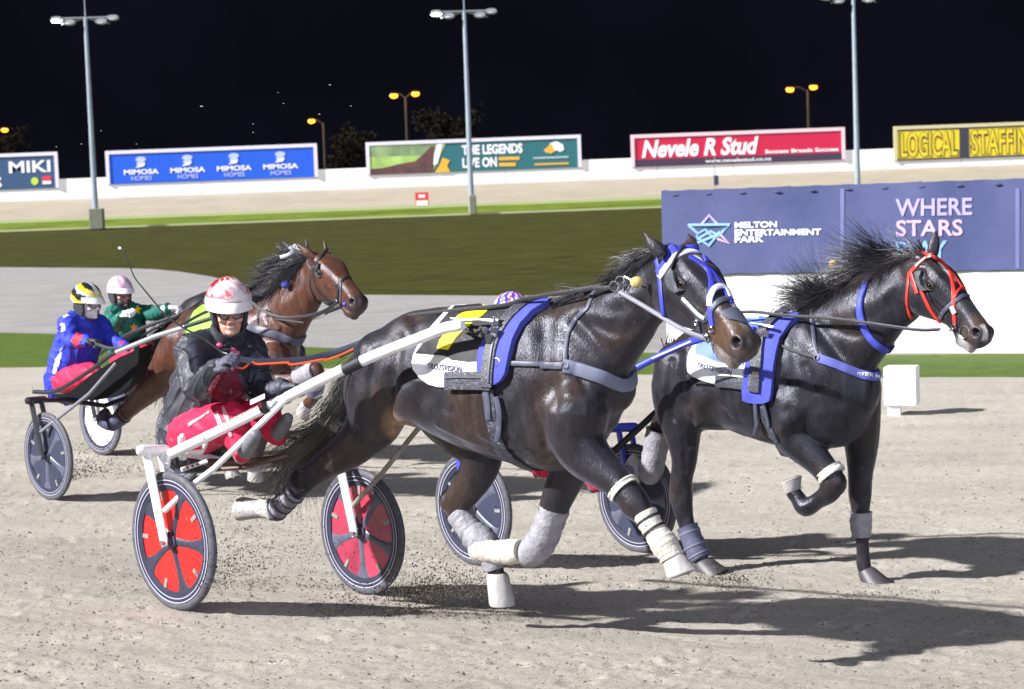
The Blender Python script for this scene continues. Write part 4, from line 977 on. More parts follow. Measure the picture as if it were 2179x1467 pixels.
q = MB(); text_lay(q, bvh_obj(sc1), 'TROTSVISION', [c5((782, 700))[0], c5((1035, 728))[0], c5((1040, 684))[0], c5((786, 658))[0]], .003, bold=.022, shear=.15, space=1.08); obj('lettering', q, INK, sc1, smooth=False)
pad = c5((1660, 222), (1672, 245), (1560, 310), (1480, 395), (1425, 500), (1392, 620), (1365, 740), (1330, 790), (1285, 818), (1200, 790), (1168, 740), (1165, 640), (1185, 560), (1235, 470), (1300, 385), (1400, 300), (1500, 240), (1580, 218))
pd_ = obj('saddle_pad', patch(h1.bvh, pad, .020, 7, .012), mat('pad_blue', (.055, .07, .40), .8, var=.12, vs=20, bump=.4, bs=90), T)
cloth_far(h1, 'cloth_flap', pad, BLUE, pd_, off=.016)
hs(h1, hn, c5((1640, 215), (1540, 245), (1420, 320), (1330, 420), (1275, 540), (1250, 690), (1240, 830)), .030, MSTRAP, 'saddle_strap', off=.037)
hs(h1, hn, c5((1330, 420), (1290, 540), (1268, 690), (1258, 800)), .006, GSTRAP, 'saddle_strap', off=.043)
hs(h1, hn, c5((1225, 850), (1240, 980), (1262, 1100), (1300, 1230), (1375, 1335), (1450, 1385), (1500, 1410)), .030, MSTRAP, 'girth', off=.008, wrap='under')
hs(h1, hn, c5((1290, 900), (1310, 1010), (1315, 1120), (1300, 1210)), .013, GSTRAP, 'girth', off=.016)
hs(h1, hn, c5((1218, 850), (1232, 960), (1238, 1060)), .014, GSTRAP, 'girth', off=.016)
hs(h1, hn, c5((942, 792), (1040, 786), (1150, 786), (1262, 792)), .042, MSTRAP, 'shaft_pocket', off=.028)
hs(h1, hn, c5((950, 768), (1100, 760), (1258, 768)), .006, GSTRAP, 'shaft_pocket', off=.036)
hs(h1, hn, c5((1310, 665), (1400, 662), (1500, 665), (1600, 668), (1770, 672)), .011, GSTRAP, 'trace', off=.010)
hs(h1, hn, c6((0, 1060), (60, 1055), (160, 1060)), .012, GSTRAP, 'trace', off=.010)
hs(h1, hn, c6((340, 640), (290, 680), (240, 740), (205, 810), (190, 880), (182, 960), (180, 1035)), .010, GSTRAP, 'neck_strap', off=.004, wrap='start')
hs(h1, hn, c6((170, 1055), (260, 1072), (350, 1100), (440, 1130), (530, 1170), (610, 1205), (685, 1225), (700, 1215)), .030, mat('breast_grey', (.15, .165, .25), .6, var=.12, vs=12), 'breast_collar', off=.008, wrap='front', th=.010)
p, n_ = onhead(h1, *c5((1305, 662))[0], .03); ring3(p, n_, .020, .003, STEEL, 'ring', hn)
p, n_ = onhead(h1, *c6((183, 1055))[0], .02); ring3(p, n_, .014, .003, STEEL, 'ring', hn)
mb = MB(); P = lay(h1.bvh, c5((1020, 405), (1120, 412), (1200, 408), (1325, 410)), .075); mb.tube([p[0] for p in P], .010, 8); obj('shaft_pin', mb, STEEL, hn)
for x, y in ((1240, 470), (1310, 470), (1270, 510), (1320, 400)):
    p, n_ = onhead(h1, *c5((x, y))[0], .05); mb = MB(); ax = V((0, 0, 1)); mb.box(p, h1.fwd*.018, n_*.006, ax*.022); obj('buckle', mb, STEEL, hn, smooth=False)
P = lay(h1.bvh, c5((1080, 400), (1110, 470), (1190, 490), (1230, 440)), .06); mb = MB(); mb.tube([p[0] for p in P], .010, 6); obj('shaft_loop', mb, STRAP, hn)
# reins and head check
def free(pix, ds, n=8):
    P = spline([(x, y, d) for (x, y), d in zip(pix, ds)], n); return P
def freestrap(name, pix, Ds, w, m, par, th=.003, up=V((0, 0, 1)), n=8, grp=None):
    P = [at(x, y, D) for x, y, D in free(pix, Ds, n)]; mb = MB(); path = []
    for i, p in enumerate(P):
        t = (P[min(i+1, len(P)-1)]-P[max(i-1, 0)]).normalized(); nn = (EYE-p).normalized(); nn = (nn-t*nn.dot(t)).normalized(); path.append([p, nn])
    ribbon(mb, path, w, th); return obj(name, mb, m, par)
def Dp(h, px, py, d): return (h.pl(px, py, d)-EYE).dot(FW)
pix = c6((1195, 855), (1080, 812), (980, 760), (850, 680), (700, 590), (555, 508)); freestrap('rein', pix, [Dp(h1, x, y, .20-.012*i) for i, (x, y) in enumerate(pix)], .0105, GSTRAP, br)
pix = c6((500, 488), (380, 490), (250, 510), (100, 530), (0, 548))+c5((1500, 190), (1350, 235), (1100, 265), (850, 292), (600, 330), (450, 420), (300, 510), (150, 575), (0, 625)); freestrap('rein', pix, [Dp(h1, x, y, .13) for x, y in pix], .010, STRAP, br)
pix = c5((1600, 190), (1300, 245), (950, 285), (640, 310)); freestrap('rein', pix, [Dp(h1, x, y, .02) for x, y in pix], .010, STRAP, br)
for x, y, r in ((535, 475, .021), (577, 435, .019)):
    x, y = c6((x, y))[0]; ring3(at(x, y, Dp(h1, x, y, .15)), (-.3, -.9, .2), r, .003, STEEL, 'ring', br)
x, y = c6((700, 448))[0]; mb = MB(); c = at(x, y, Dp(h1, x, y, .20)); mb.ell(c, V((.030, 0, 0)), V((0, .026, 0)), V((0, 0, .026)), 16, 10); obj('ear_plug', mb, WOOL, br)
pix = c6((610, 405), (660, 430), (700, 448)); freestrap('plug_cord', pix, [Dp(h1, x, y, .17) for x, y in pix], .003, STEEL, br)
pix = c6((640, 340), (700, 300), (760, 265), (830, 250)); freestrap('head_check', pix, [Dp(h1, x, y, .06) for x, y in pix], .008, BLUE, br)
pix = c6((0, 548), (200, 505), (420, 470), (560, 420), (650, 340)); freestrap('head_check', pix, [Dp(h1, x, y, .05) for x, y in pix], .006, STRAP, br)
K0 = (.016, .014, .016); K1 = (.03, .028, .035)
mane(h1, 900, .10, .22, -h1.fwd*1.0+V((0, 0, .25)), .28, .9, K0, K1, 3, .04, .98, side=.35)
mane(h1, 60, .08, .16, h1.hX*.6+h1.hZ*.3-h1.side*.3, .3, .8, K0, K1, 4, .97, 1.0)
# tail: streams back and down over the near hock
def tail(h, n, px, dirv, lmin, lmax, grav, c0, c1, seed, spread=.22, r=.004, d=0.05, wav=.03, rootr=.03):
    g = np.random.default_rng(seed); ro = []; di = []; le = []; ca = []; cb = []; sp = [h.pl(x, y, d) for x, y, in [q[:2] for q in spline(px, 6)]]
    for _ in range(n):
        t = g.uniform()**1.3; i = int(t*(len(sp)-1)); p = sp[i]+V(g.normal(size=3))*rootr
        ro.append(p); di.append(V(dirv)+V(g.normal(size=3))*spread); le.append(g.uniform(lmin, lmax)*(1-.35*t)); ca.append(np.array(c0)*g.uniform(.6, 1.4)); cb.append(np.array(c1)*g.uniform(.4, 1.5))
    mb = strands(ro, di, le, ca, cb, r=r, grav=grav, wav=wav, seg=9, seed=seed)
    mb2 = MB(); mb2.tube(sp, [.035-.02*i/(len(sp)-1) for i in range(len(sp))], 8, col=c0, round_=True); mb.add(mb2.v, mb2.f); 
    for i in range(len(mb.c)): mb.c[i] = mb.c[i] or tuple(c0)
    return obj('tail', mb, HAIR, h.thing)
def guided_tail(h, guide, d, n, c0, c1, seed, spread=(.02, .16), r=.0032, parent=None, span=(.35, 1.0)):
    g = np.random.default_rng(seed); G = [np.array(h.pl(x, y, dd)) for (x, y), dd in zip(guide, d)]; sp = [V(q) for q in spline(G, 10)]; m = len(sp); mb = MB()
    for q in range(n):
        if q % 6 == 0: co = V(g.normal(size=3)); cph = g.uniform(0, 6, 2); c_a = g.uniform(0, .5)**1.2; c_l = g.uniform(*span)
        a = min(max(c_a+g.normal()*.02, 0), .7); b = min(1.0, a+c_l*g.uniform(.6, 1.05)); off = co+V(g.normal(size=3))*.35; pts = []; K = 11
        for i in range(K+1):
            t = a+(b-a)*i/K; f = t*(m-1); j = min(int(f), m-2); p_ = sp[j]+(sp[j+1]-sp[j])*(f-j); s_ = spread[0]+(spread[1]-spread[0])*(i/K)**1.3*(.4+.6*t)
            wv = V((math.sin(cph[0]+i*.9), math.cos(cph[1]+i*.8), math.sin(cph[1]+i*1.1)))*.012*(i/K)
            pts.append(p_+V((off.x*s_, off.y*s_*.8, off.z*s_*.62))+wv)
        o = len(mb.v); rr = [r*(1-.75*(i/K)) for i in range(K+1)]; mb.tube(pts, rr, 3); k1_ = g.uniform(.6, 1.4); k2_ = g.uniform(.35, 1.4)
        for i in range(K+1):
            t = a+(b-a)*i/K; cc = tuple(np.array(c0)*k1_*(1-t**1.6)+np.array(c1)*k2_*t**1.6)
            for j in range(3): mb.c[o+i*3+j] = cc
    o = len(mb.v); mb.tube(sp[:int(m*.35)], [.034-.024*i/(m*.35) for i in range(int(m*.35))], 8, round_=True)
    for i in range(o, len(mb.v)): mb.c[i] = tuple(c0)
    return obj('tail', mb, HAIR, h.thing)
guided_tail(h1, [(806, 735), (775, 765), (748, 820), (728, 880), (690, 930), (640, 968), (608, 1015), (600, 1060)], [.03, .03, .02, .02, .04, .07, .09, .10], 1500, (.016, .014, .015), (.27, .24, .205), 11, spread=(.015, .10), r=.0022)
guided_tail(h1, [(806, 735), (782, 758), (762, 800), (752, 860), (735, 920)], [.02, .04, .08, .12, .16], 700, (.012, .011, .013), (.035, .031, .031), 12, spread=(.015, .07), r=.0022)
# ------------------------------------------------------------------ the dark horse with the red bridle
S2 = dict(a=40, P0=(.2, 12.81), base=(1640, 1080), voxel=.0085,
  trunk=[((1425, 755), (1425, 850), .14), ((1455, 715), (1452, 895), .235), ((1505, 690), (1500, 915), .265), ((1570, 684), (1570, 916), .28), ((1630, 676), (1625, 936), .285), ((1690, 662), (1690, 955), .265),
         ((1740, 664), (1745, 958), .24), ((1790, 690), (1793, 952), .215), ((1826, 720), (1830, 925), .17), ((1846, 765), (1848, 880), .10)],
  neck=[((1705, 662), (1832, 850), .15, 0), ((1765, 632), (1862, 785), .125, 0), ((1828, 596), (1888, 748), .105, .01), ((1892, 562), (1918, 706), .09, .02), ((1962, 543), (1950, 680), .072, .03)],
  head=((1973, 544), .04, (55, 35.5, -3.8), .985),
  ears=[((1984, 545), (1992, 488), .10), ((1962, 548), (1950, 500), -.06)], eartip=.0,
  legs=[dict(d=.14, ratio=.85, p=[(1447, 780, 60), (1442, 840, 60), (1446, 890, 50), (1454, 935, 40), (1456, 980, 29), (1450, 1022, 26), (1450, 1060, 26), (1458, 1105, 20), (1469, 1140, 19), (1484, 1175, 20), (1493, 1195, 17)], knob=[(1446, 1058, 24)]),
        dict(d=-.14, ratio=.85, p=[(1490, 790, 60), (1460, 850, 50), (1432, 885, 38), (1408, 905, 27), (1398, 932, 21), (1392, 970, 20), (1384, 1003, 21), (1370, 1010, 18)]),
        dict(d=.13, p=[(1700, 850, 60), (1688, 900, 52), (1694, 930, 46), (1718, 958, 38), (1748, 990, 30), (1770, 1022, 28), (1764, 1048, 24), (1740, 1066, 18), (1714, 1080, 21), (1699, 1062, 17), (1687, 1046, 17)], knob=[(1776, 1028, 27)]),
        dict(d=-.13, p=[(1822, 830, 55), (1832, 910, 42), (1833, 960, 35), (1831, 1010, 27), (1830, 1055, 25), (1831, 1085, 20), (1833, 1130, 17), (1836, 1170, 14), (1838, 1203, 16), (1846, 1226, 14)], knob=[(1830, 1050, 25)])],
  muscle=[dict(d=.16, mus=1, ratio=.5, p=[(1715, 710, 35), (1760, 780, 48), (1790, 850, 45)]), dict(d=.15, mus=1, ratio=.5, p=[(1780, 850, 40), (1735, 890, 48), (1700, 915, 42)]), dict(d=.15, mus=1, ratio=.5, p=[(1470, 730, 30), (1450, 790, 52), (1448, 850, 52)]),
          dict(d=.05, mus=1, ratio=.8, p=[(1850, 770, 34), (1858, 840, 42), (1846, 890, 36)]), dict(d=-.10, mus=1, ratio=.8, p=[(1835, 780, 34), (1845, 850, 42)])],
  sculpt=[([(1712, 700), (1742, 760), (1775, 820), (1795, 850)], 28, .015), ([(1690, 905), (1735, 890), (1785, 850)], 36, .018), ([(1735, 690), (1775, 745), (1815, 800)], 12, -.012), ([(1668, 720), (1672, 800), (1682, 870)], 20, -.012), ([(1458, 710), (1470, 720)], 20, .012),
    ([(1520, 790), (1525, 850), (1510, 880)], 30, -.020), ([(1488, 860), (1480, 900)], 26, .012), ([(1430, 770), (1425, 830), (1432, 890)], 10, -.009), ([(1462, 740), (1462, 800), (1468, 860)], 11, -.008), ([(1446, 760), (1445, 840)], 18, .009), ([(1560, 850), (1575, 895)], 8, -.004), ([(1600, 850), (1615, 900)], 8, -.004), ([(1540, 850), (1550, 890)], 8, -.004),
    ([(1800, 900), (1812, 935)], 12, -.010), ([(1850, 760), (1880, 715)], 10, -.008), ([(1790, 660), (1850, 650), (1905, 620)], 24, .009), ([(1770, 700), (1830, 715), (1880, 690)], 10, -.006), ([(1700, 945), (1735, 975), (1760, 1000)], 7, -.006), ([(1836, 780), (1850, 840), (1838, 900)], 15, .012), ([(1815, 800), (1822, 880)], 12, -.010), ([(1835, 930), (1832, 990)], 7, -.005), ([(1455, 940), (1462, 1000)], 7, -.005), ([(1620, 900), (1570, 890), (1530, 870)], 3.5, .004), ([(1715, 780), (1735, 820), (1740, 850)], 9, -.007), ([(1690, 760), (1702, 820)], 16, .008), ([(1760, 760), (1795, 785)], 15, .007), ([(1820, 690), (1860, 700)], 12, .006), ([(1775, 930), (1745, 960)], 5, .005), ([(1670, 915), (1640, 930)], 7, .005), ([(1447, 960), (1450, 1010)], 5, .004), ([(1476, 880), (1470, 950)], 7, -.006), ([(1842, 860), (1850, 930)], 6, .006), ([(1720, 905), (1750, 935), (1765, 970)], 3.5, .004)],
  hooves=[dict(d=.14, top=(1495, 1200), bot=(1516, 1236), r=(23, 34), m=HOOFD), dict(d=-.14, top=(1366, 1006), bot=(1340, 992), r=(18, 22), m=HOOFP), dict(d=.13, top=(1687, 1046), bot=(1678, 1022), r=(18, 24), m=HOOFP), dict(d=-.13, top=(1844, 1218), bot=(1864, 1260), r=(20, 34), m=HOOFD)],
  boots=[dict(d=.14, p=[(1462, 1120, 22), (1472, 1146, 22), (1485, 1176, 23), (1492, 1190, 21)], m=C('boot_blue', (.075, .08, .14), rough=.6, var=.2, vs=14), bands=(.2, .5, .8), bm=C('boot_blue2', (.15, .155, .22), rough=.6)),
         dict(d=-.14, p=[(1403, 915, 27), (1398, 940, 26), (1392, 970, 25), (1384, 1003, 26), (1374, 1010, 22)], m=BOOTG),
         dict(d=.13, p=[(1762, 1000, 29), (1772, 1014, 31)], m=BOOTW), dict(d=-.13, p=[(1831, 1090, 23), (1832, 1115, 22), (1833, 1142, 19)], m=BOOTG)])
def col2(h, v, loc):
    n = len(v); col = brownish(v, np.tile(np.array((.0115, .0105, .0145)), (n, 1)), (.022, .0145, .0125), .8)
    inh = ((loc[:, 0] > -.02) & (loc[:, 0] < .66) & (np.abs(loc[:, 1]) < .14) & (loc[:, 2] > -.36)).astype(float)
    w = inh*ss(.44, .53, loc[:, 0])*ss(.16, .05, np.abs(loc[:, 2]+.09))*.6; col = mixc(col, (.085, .045, .022), w)
    w = inh*ss(.54, .60, loc[:, 0]); col = mixc(col, (.035, .030, .036), w)
    star = ss(.030, .018, np.abs(loc[:, 1])+.12*np.abs(loc[:, 0]-.165))*ss(-.05, -.02, loc[:, 2])*ss(.08, .10, loc[:, 0])*ss(.26, .23, loc[:, 0]); col = mixc(col, (.65, .63, .63), inh*star)
    snip = ss(.02, .012, np.abs(loc[:, 1]+.028))*ss(.54, .57, loc[:, 0])*ss(-.13, -.10, loc[:, 2]); col = mixc(col, (.5, .42, .42), inh*snip)
    lip = inh*ss(-.186, -.204, loc[:, 2])*ss(.45, .50, loc[:, 0]); col = mixc(col, (.42, .40, .40), lip*.7)
    for s in (-1, 1):
        w = np.clip(1-np.linalg.norm((loc-np.array((.566, s*.058, -.104)))/np.array((.031, .036, .031)), axis=1), 0, 1); col = mixc(col, (.010, .007, .007), np.clip(w*3, 0, 1)*inh)
    return col
h2 = make_horse(S2, 'dark horse with red bridle and blue harness on the right of the photo', COAT2, col2)
T = h2.thing
br = thing('bridle', h2.poll, None, None); br.parent = T; br.location = h2.poll-wloc(T)
def bs(pix, w, m, nm='strap', off=.004, **k): return strap(h2, nm, pix, w, m, br, off=off, **k)
bs(cr1((1110, 275), (1170, 295), (1230, 315), (1300, 350)), .009, RED, 'crownpiece')
bs(cr1((1225, 300), (1170, 330), (1110, 385), (1065, 430)), .011, RED, 'browband'); bs(cr1((1215, 310), (1160, 345), (1105, 395)), .005, WHITE, 'browband', off=.010)
bs(cr1((1055, 430), (1065, 470), (1085, 530), (1108, 605)), .011, RED, 'cheek_strap')
bs(cr1((1045, 440), (1035, 560), (1028, 660), (1045, 760), (1062, 800)), .008, RED, 'throat_strap')
bs(cr1((1140, 580), (1165, 640), (1205, 720), (1245, 780), (1290, 835)), .010, RED, 'cheek_strap')
bs(cr1((1240, 320), (1300, 370), (1355, 430), (1380, 520), (1390, 620), (1392, 720), (1402, 845)), .010, RED, 'face_strap')
bs(cr1((1290, 345), (1350, 420), (1410, 490), (1455, 555)), .009, RED, 'face_strap')
bs(cr1((1400, 640), (1412, 600), (1440, 570), (1470, 565)), .007, RED, 'face_strap', off=.009)
bs(cr1((1285, 800), (1310, 750), (1360, 700), (1410, 660), (1460, 625), (1515, 625)), .011, GSTRAP, 'noseband')
bs(cr1((1190, 600), (1215, 670), (1260, 730), (1310, 790)), .006, STRAP, 'cheek_strap')
bs(cr1((1380, 705), (1392, 735), (1404, 760)), .012, WHITE, 'buckle_strap', off=.009)
obj('blinker', patch(h2.bvh, cr1((1105, 440), (1150, 430), (1140, 480), (1155, 540), (1195, 580), (1150, 585), (1115, 520)), .012, 3, .010), BLINK if 'BLINK' in globals() else bpy.data.materials['blinker_dark'], br)
p, n_ = onhead(h2, *cr1((1315, 880))[0], .014); ring3(p, n_, .033, .004, STEEL, 'bit_ring', br)
p, n_ = onhead(h2, *cr1((1405, 862))[0], .014); ring3(p, n_, .013, .003, STEEL, 'bit_ring', br)
bs(cr1((1340, 910), (1370, 890), (1400, 880)), .004, STEEL, 'bit_shank', off=.012)
hn = thing('harness', h2.P0, None, None); hn.parent = T; hn.location = h2.P0-wloc(T)
cl = cb8((480, 385), (560, 300), (640, 240), (760, 150), (900, 130), (1150, 150), (1020, 260), (985, 380), (930, 500), (905, 640), (905, 690), (880, 740), (780, 745), (680, 728), (560, 690), (470, 655), (430, 610), (425, 540), (440, 450))
s2c = obj('saddle_cloth', patch(h2.bvh, cl, .010, 7, .006), CLOTHW, T); cloth_far(h2, 'cloth_flap', cl, CLOTHW, s2c)
obj('blue_panel', patch(h2.bvh, cb8((500, 400), (600, 290), (740, 170), (900, 145), (1120, 165), (1000, 290), (960, 400), (925, 500), (910, 560), (820, 555), (700, 530), (580, 490), (495, 465)), .018, 6, .002), mat('cloth_blue', (.09, .17, .60), .6, var=.2, vs=8), s2c)
q = MB(); text_lay(q, bvh_obj(s2c), 'TROTSVISION', [cb8((492, 570))[0], cb8((795, 648))[0], cb8((803, 598))[0], cb8((502, 530))[0]],  .003, bold=.022, shear=.15, space=1.08); obj('lettering', q, INK, s2c, smooth=False)
pad = cb8((1330, 130), (1395, 140), (1300, 230), (1215, 330), (1185, 450), (1160, 620), (1150, 800), (1135, 860), (1080, 880), (960, 870), (905, 850), (900, 760), (925, 620), (950, 480), (980, 380), (1060, 260), (1180, 150))
pd_ = obj('saddle_pad', patch(h2.bvh, pad, .020, 7, .012), bpy.data.materials['pad_blue'], T); cloth_far(h2, 'cloth_flap', pad, BLUE, pd_, off=.016)
hs(h2, hn, cb8((1290, 120), (1180, 190), (1080, 290), (1045, 400), (1030, 520), (1020, 660), (1010, 780)), .034, MSTRAP, 'saddle_strap', off=.046)
hs(h2, hn, cb8((1010, 780), (1040, 900), (1085, 1010), (1130, 1110), (1175, 1190)), .026, MSTRAP, 'girth', off=.008, wrap='under')
hs(h2, hn, cb8((1070, 870), (1100, 970), (1130, 1080)), .010, GSTRAP, 'girth', off=.016)
hs(h2, hn, cb8((1000, 780), (1020, 900), (1025, 1000), (1012, 1130)), .012, GSTRAP, 'girth', off=.026)
hs(h2, hn, cb8((680, 690), (780, 695), (880, 710), (1010, 740)), .034, MSTRAP, 'shaft_pocket', off=.026)
hs(h2, hn, cb8((1110, 350), (1200, 380), (1350, 440), (1510, 490)), .009, STRAP, 'trace', off=.008)
hs(h2, hn, cb8((1490, 40), (1480, 120), (1490, 250), (1510, 390), (1535, 480)), .010, GSTRAP, 'neck_strap', wrap='start')
bc = hs(h2, hn, cb8((1535, 490), (1640, 530), (1760, 580), (1880, 625), (1980, 650), (2060, 650), (2095, 635)), .024, mat('breast_blue', (.10, .12, .42), .6, var=.12, vs=12), 'breast_collar', off=.008, wrap='front', th=.008)
q = MB(); text_lay(q, h2.bvh, 'PETER MA', [cb8((1858, 640))[0], cb8((2068, 672))[0], cb8((2070, 644))[0], cb8((1866, 610))[0]], .026, bold=.02); obj('lettering', q, WHITE, bc, smooth=False)
p, n_ = onhead(h2, *cb8((1535, 490))[0], .018); ring3(p, n_, .016, .004, STEEL, 'ring', hn)
mb = MB(); P = lay(h2.bvh, cb8((1010, 258), (1080, 262), (1190, 268)), .07); mb.tube([p[0] for p in P], .010, 8); obj('shaft_pin', mb, STEEL, hn)
for x, y in ((1060, 340), (1120, 320), (1040, 380), (1040, 640)):
    p, n_ = onhead(h2, *cb8((x, y))[0], .05); mb = MB(); mb.box(p, h2.fwd*.022, n_*.008, V((0, 0, .018))); obj('buckle', mb, STEEL, hn, smooth=False)
strap(h2, 'neck_collar', cr1((700, 555), (670, 640), (662, 740), (690, 860), (750, 960), (830, 1030), (870, 1055)), .019, mat('collar_blue', (.05, .07, .45), .6, var=.2, vs=30), hn, off=.010, wrap='start', th=.010)
strap(h2, 'neck_collar', cr1((845, 1050), (890, 1045), (935, 1025)), .012, STRAP, hn, off=.012)
pix = cr1((1280, 885), (1150, 890), (1000, 875), (720, 835), (500, 805), (300, 790), (150, 780), (0, 768))+[(1600, 664), (1500, 668)]; freestrap('rein', pix, [Dp(h2, x, y, .19) for x, y in pix], .009, STRAP, br)
pix = cr1((1290, 880), (1150, 883), (1000, 868), (720, 828)); freestrap('rein', pix, [Dp(h2, x, y, .195) for x, y in pix], .004, GSTRAP, br)
x, y = cr1((458, 375))[0]; mb = MB(); c = at(x, y, Dp(h2, x, y, -.05)); mb.ell(c, V((.032, 0, 0)), V((0, .026, 0)), V((0, 0, .026)), 16, 10); obj('ear_plug', mb, WOOL, br)
pix = cr1((458, 375), (520, 400), (600, 450), (700, 480)); freestrap('plug_cord', pix, [Dp(h2, x, y, -.03) for x, y in pix], .004, STRAP, br)
x, y = cb8((1165, 105))[0]; ring3(at(x, y, Dp(h2, x, y, .05)), (-.5, -.8, .2), .022, .003, STEEL, 'ring', hn)
K2 = (.010, .010, .015); K3 = (.022, .020, .026)
mane(h2, 2200, .18, .42, -h2.fwd*.95+V((0, 0, .40)), .26, .42, K2, K3, 21, .12, 1.0, side=.25, wav=.06, r=.0022)
mane(h2, 700, .10, .26, -h2.fwd*1+h2.side*.55+V((0, 0, -.1)), .25, .9, K2, (.06, .05, .05), 22, .35, 1.0, side=.3, wav=.05, r=.0022)
mane(h2, 700, .08, .20, -h2.fwd*.85+V((0, 0, .5)), .28, .25, K2, K3, 23, .0, .45, side=.2, wav=.06, r=.0020)
tail(h2, 200, [(1440, 735), (1425, 765), (1418, 800)], -h2.fwd*.15+V((0, 0, -.9))-h2.side*.25, .3, .5, .6, K2, K3, 24, .10, d=-.1)

# ------------------------------------------------------------------ the bay and the black one beside it
S3 = dict(a=40, P0=(-3.22, 16.4), base=(500, 990), voxel=.010,
  trunk=[((392, 700), (388, 760), .14), ((412, 655), (405, 800), .24), ((450, 638), (445, 835), .28), ((500, 640), (500, 848), .29), ((540, 640), (545, 852), .27), ((575, 652), (580, 845), .235), ((600, 685), (602, 815), .18), ((612, 720), (614, 785), .11)],
  neck=[((540, 642), (606, 785), .155, 0), ((580, 625), (632, 735), .125, 0), ((618, 588), (652, 695), .102, .01), ((648, 556), (668, 668), .088, .02), ((672, 542), (684, 640), .07, .02)],
  head=((682, 538), .03, (53.6, 24, -1.5), 1.07),
  ears=[((664, 546), (626, 514), .10), ((694, 532), (688, 505), -.07)], eartip=.03,
  legs=[dict(d=.14, ratio=.85, p=[(385, 720, 42), (370, 760, 46), (348, 795, 40), (318, 828, 31), (290, 856, 22), (266, 880, 18), (252, 893, 13), (242, 902, 13), (234, 902, 12)], knob=[(268, 878, 18)]),
        dict(d=-.14, ratio=.85, p=[(430, 770, 45), (455, 830, 38), (470, 870, 28), (458, 905, 20), (470, 945, 15), (484, 980, 15), (488, 992, 13)]),
        dict(d=.13, p=[(585, 770, 42), (592, 805, 34), (622, 815, 26), (655, 798, 20), (672, 788, 18), (676, 812, 13), (668, 845, 13), (655, 860, 12)]),
        dict(d=-.13, p=[(600, 790, 36), (580, 860, 24), (565, 905, 18), (553, 945, 14), (546, 975, 14), (542, 990, 12)])],
  muscle=[dict(d=.17, mus=1, ratio=.5, p=[(570, 690, 28), (590, 740, 34), (596, 780, 30)]), dict(d=.16, mus=1, ratio=.5, p=[(415, 680, 28), (400, 730, 40), (390, 770, 36)])],
  sculpt=[([(560, 680), (580, 720), (596, 760)], 20, .013), ([(575, 675), (595, 710), (612, 745)], 9, -.012), ([(545, 690), (548, 760), (560, 800)], 14, -.010), ([(400, 690), (392, 740), (385, 790)], 9, -.008), ([(360, 720), (355, 770)], 18, .010), ([(640, 720), (655, 690)], 8, -.008), ([(600, 650), (635, 630)], 16, .008), ([(590, 680), (625, 690)], 8, -.006)],
  hooves=[dict(d=.14, top=(234, 902), bot=(218, 888), r=(13, 18), m=HOOFD), dict(d=-.14, top=(488, 994), bot=(494, 1018), r=(14, 18), m=HOOFP), dict(d=.13, top=(652, 862), bot=(640, 880), r=(13, 17), m=HOOFP), dict(d=-.13, top=(542, 992), bot=(540, 1022), r=(15, 19), m=HOOFP)],
  boots=[dict(d=.14, p=[(262, 884, 18), (252, 893, 16), (243, 901, 15)], m=BOOTD), dict(d=.13, p=[(640, 806, 24), (660, 794, 23), (674, 790, 21)], m=BOOTG), dict(d=.13, p=[(676, 800, 18), (674, 820, 17), (668, 842, 17)], m=BOOTD), dict(d=.14, p=[(241, 902, 15), (230, 899, 16), (222, 892, 18)], m=BOOTD)])
def col3(h, v, loc, base=(.078, .030, .0165)):
    n = len(v); col = np.tile(np.array(base), (n, 1))
    z = v[:, 2]; col = mixc(col, (.022, .016, .018), ss(.62, .38, z-zg(*h.P0[:2]))*.95)     # black points
    inh = ((loc[:, 0] > -.02) & (loc[:, 0] < .66) & (np.abs(loc[:, 1]) < .14) & (loc[:, 2] > -.36)).astype(float)
    w = inh*ss(.46, .58, loc[:, 0]); col = mixc(col, (.035, .022, .020), w*.85)
    bx = np.array(h.pl(470, 640, 0)); col = mixc(col, (.035, .018, .014), np.clip(blob(v, bx, .5)*1.2, 0, .75))      # darker along the back
    for s in (-1, 1):
        w = np.clip(1-np.linalg.norm((loc-np.array((.566, s*.058, -.104)))/np.array((.031, .036, .031)), axis=1), 0, 1); col = mixc(col, (.010, .007, .007), np.clip(w*3, 0, 1)*inh)
    return col
h3 = make_horse(S3, 'bay horse with black mane and dark bridle, behind the driver in black', COAT3, col3)
T = h3.thing
br = thing('bridle', h3.poll, None, None); br.parent = T; br.location = h3.poll-wloc(T)
def bs(pix, w, m, nm='strap', off=.004, **k): return strap(h3, nm, pix, w, m, br, off=off, **k)
bs(c2((1330, 175), (1400, 180), (1470, 190), (1500, 200)), .012, STRAP, 'browband')
bs(c2((1440, 195), (1400, 250), (1360, 310), (1330, 350)), .010, STRAP, 'cheek_strap'); bs(c2((1340, 340), (1345, 420), (1380, 500), (1440, 560), (1520, 600)), .009, STRAP, 'cheek_strap')
bs(c2((1300, 260), (1310, 310), (1335, 345)), .009, GSTRAP, 'cheek_strap'); bs(c2((1320, 390), (1320, 480), (1360, 570), (1400, 610)), .007, STRAP, 'throat_strap')
bs(c2((1530, 590), (1540, 510), (1560, 440), (1600, 405), (1635, 410)), .010, STRAP, 'noseband'); bs(c2((1560, 420), (1560, 500), (1560, 570), (1560, 660)), .007, GSTRAP, 'face_strap')
bs(c2((1490, 460), (1530, 470), (1555, 430)), .006, STRAP, 'face_strap')
obj('blinker', patch(h3.bvh, c2((1370, 330), (1400, 300), (1395, 350), (1410, 390), (1390, 400), (1370, 370)), .012, 3, .010), STRAP, br)
p, n_ = onhead(h3, *c2((1540, 600))[0], .014); ring3(p, n_, .028, .004, STEEL, 'bit_ring', br)
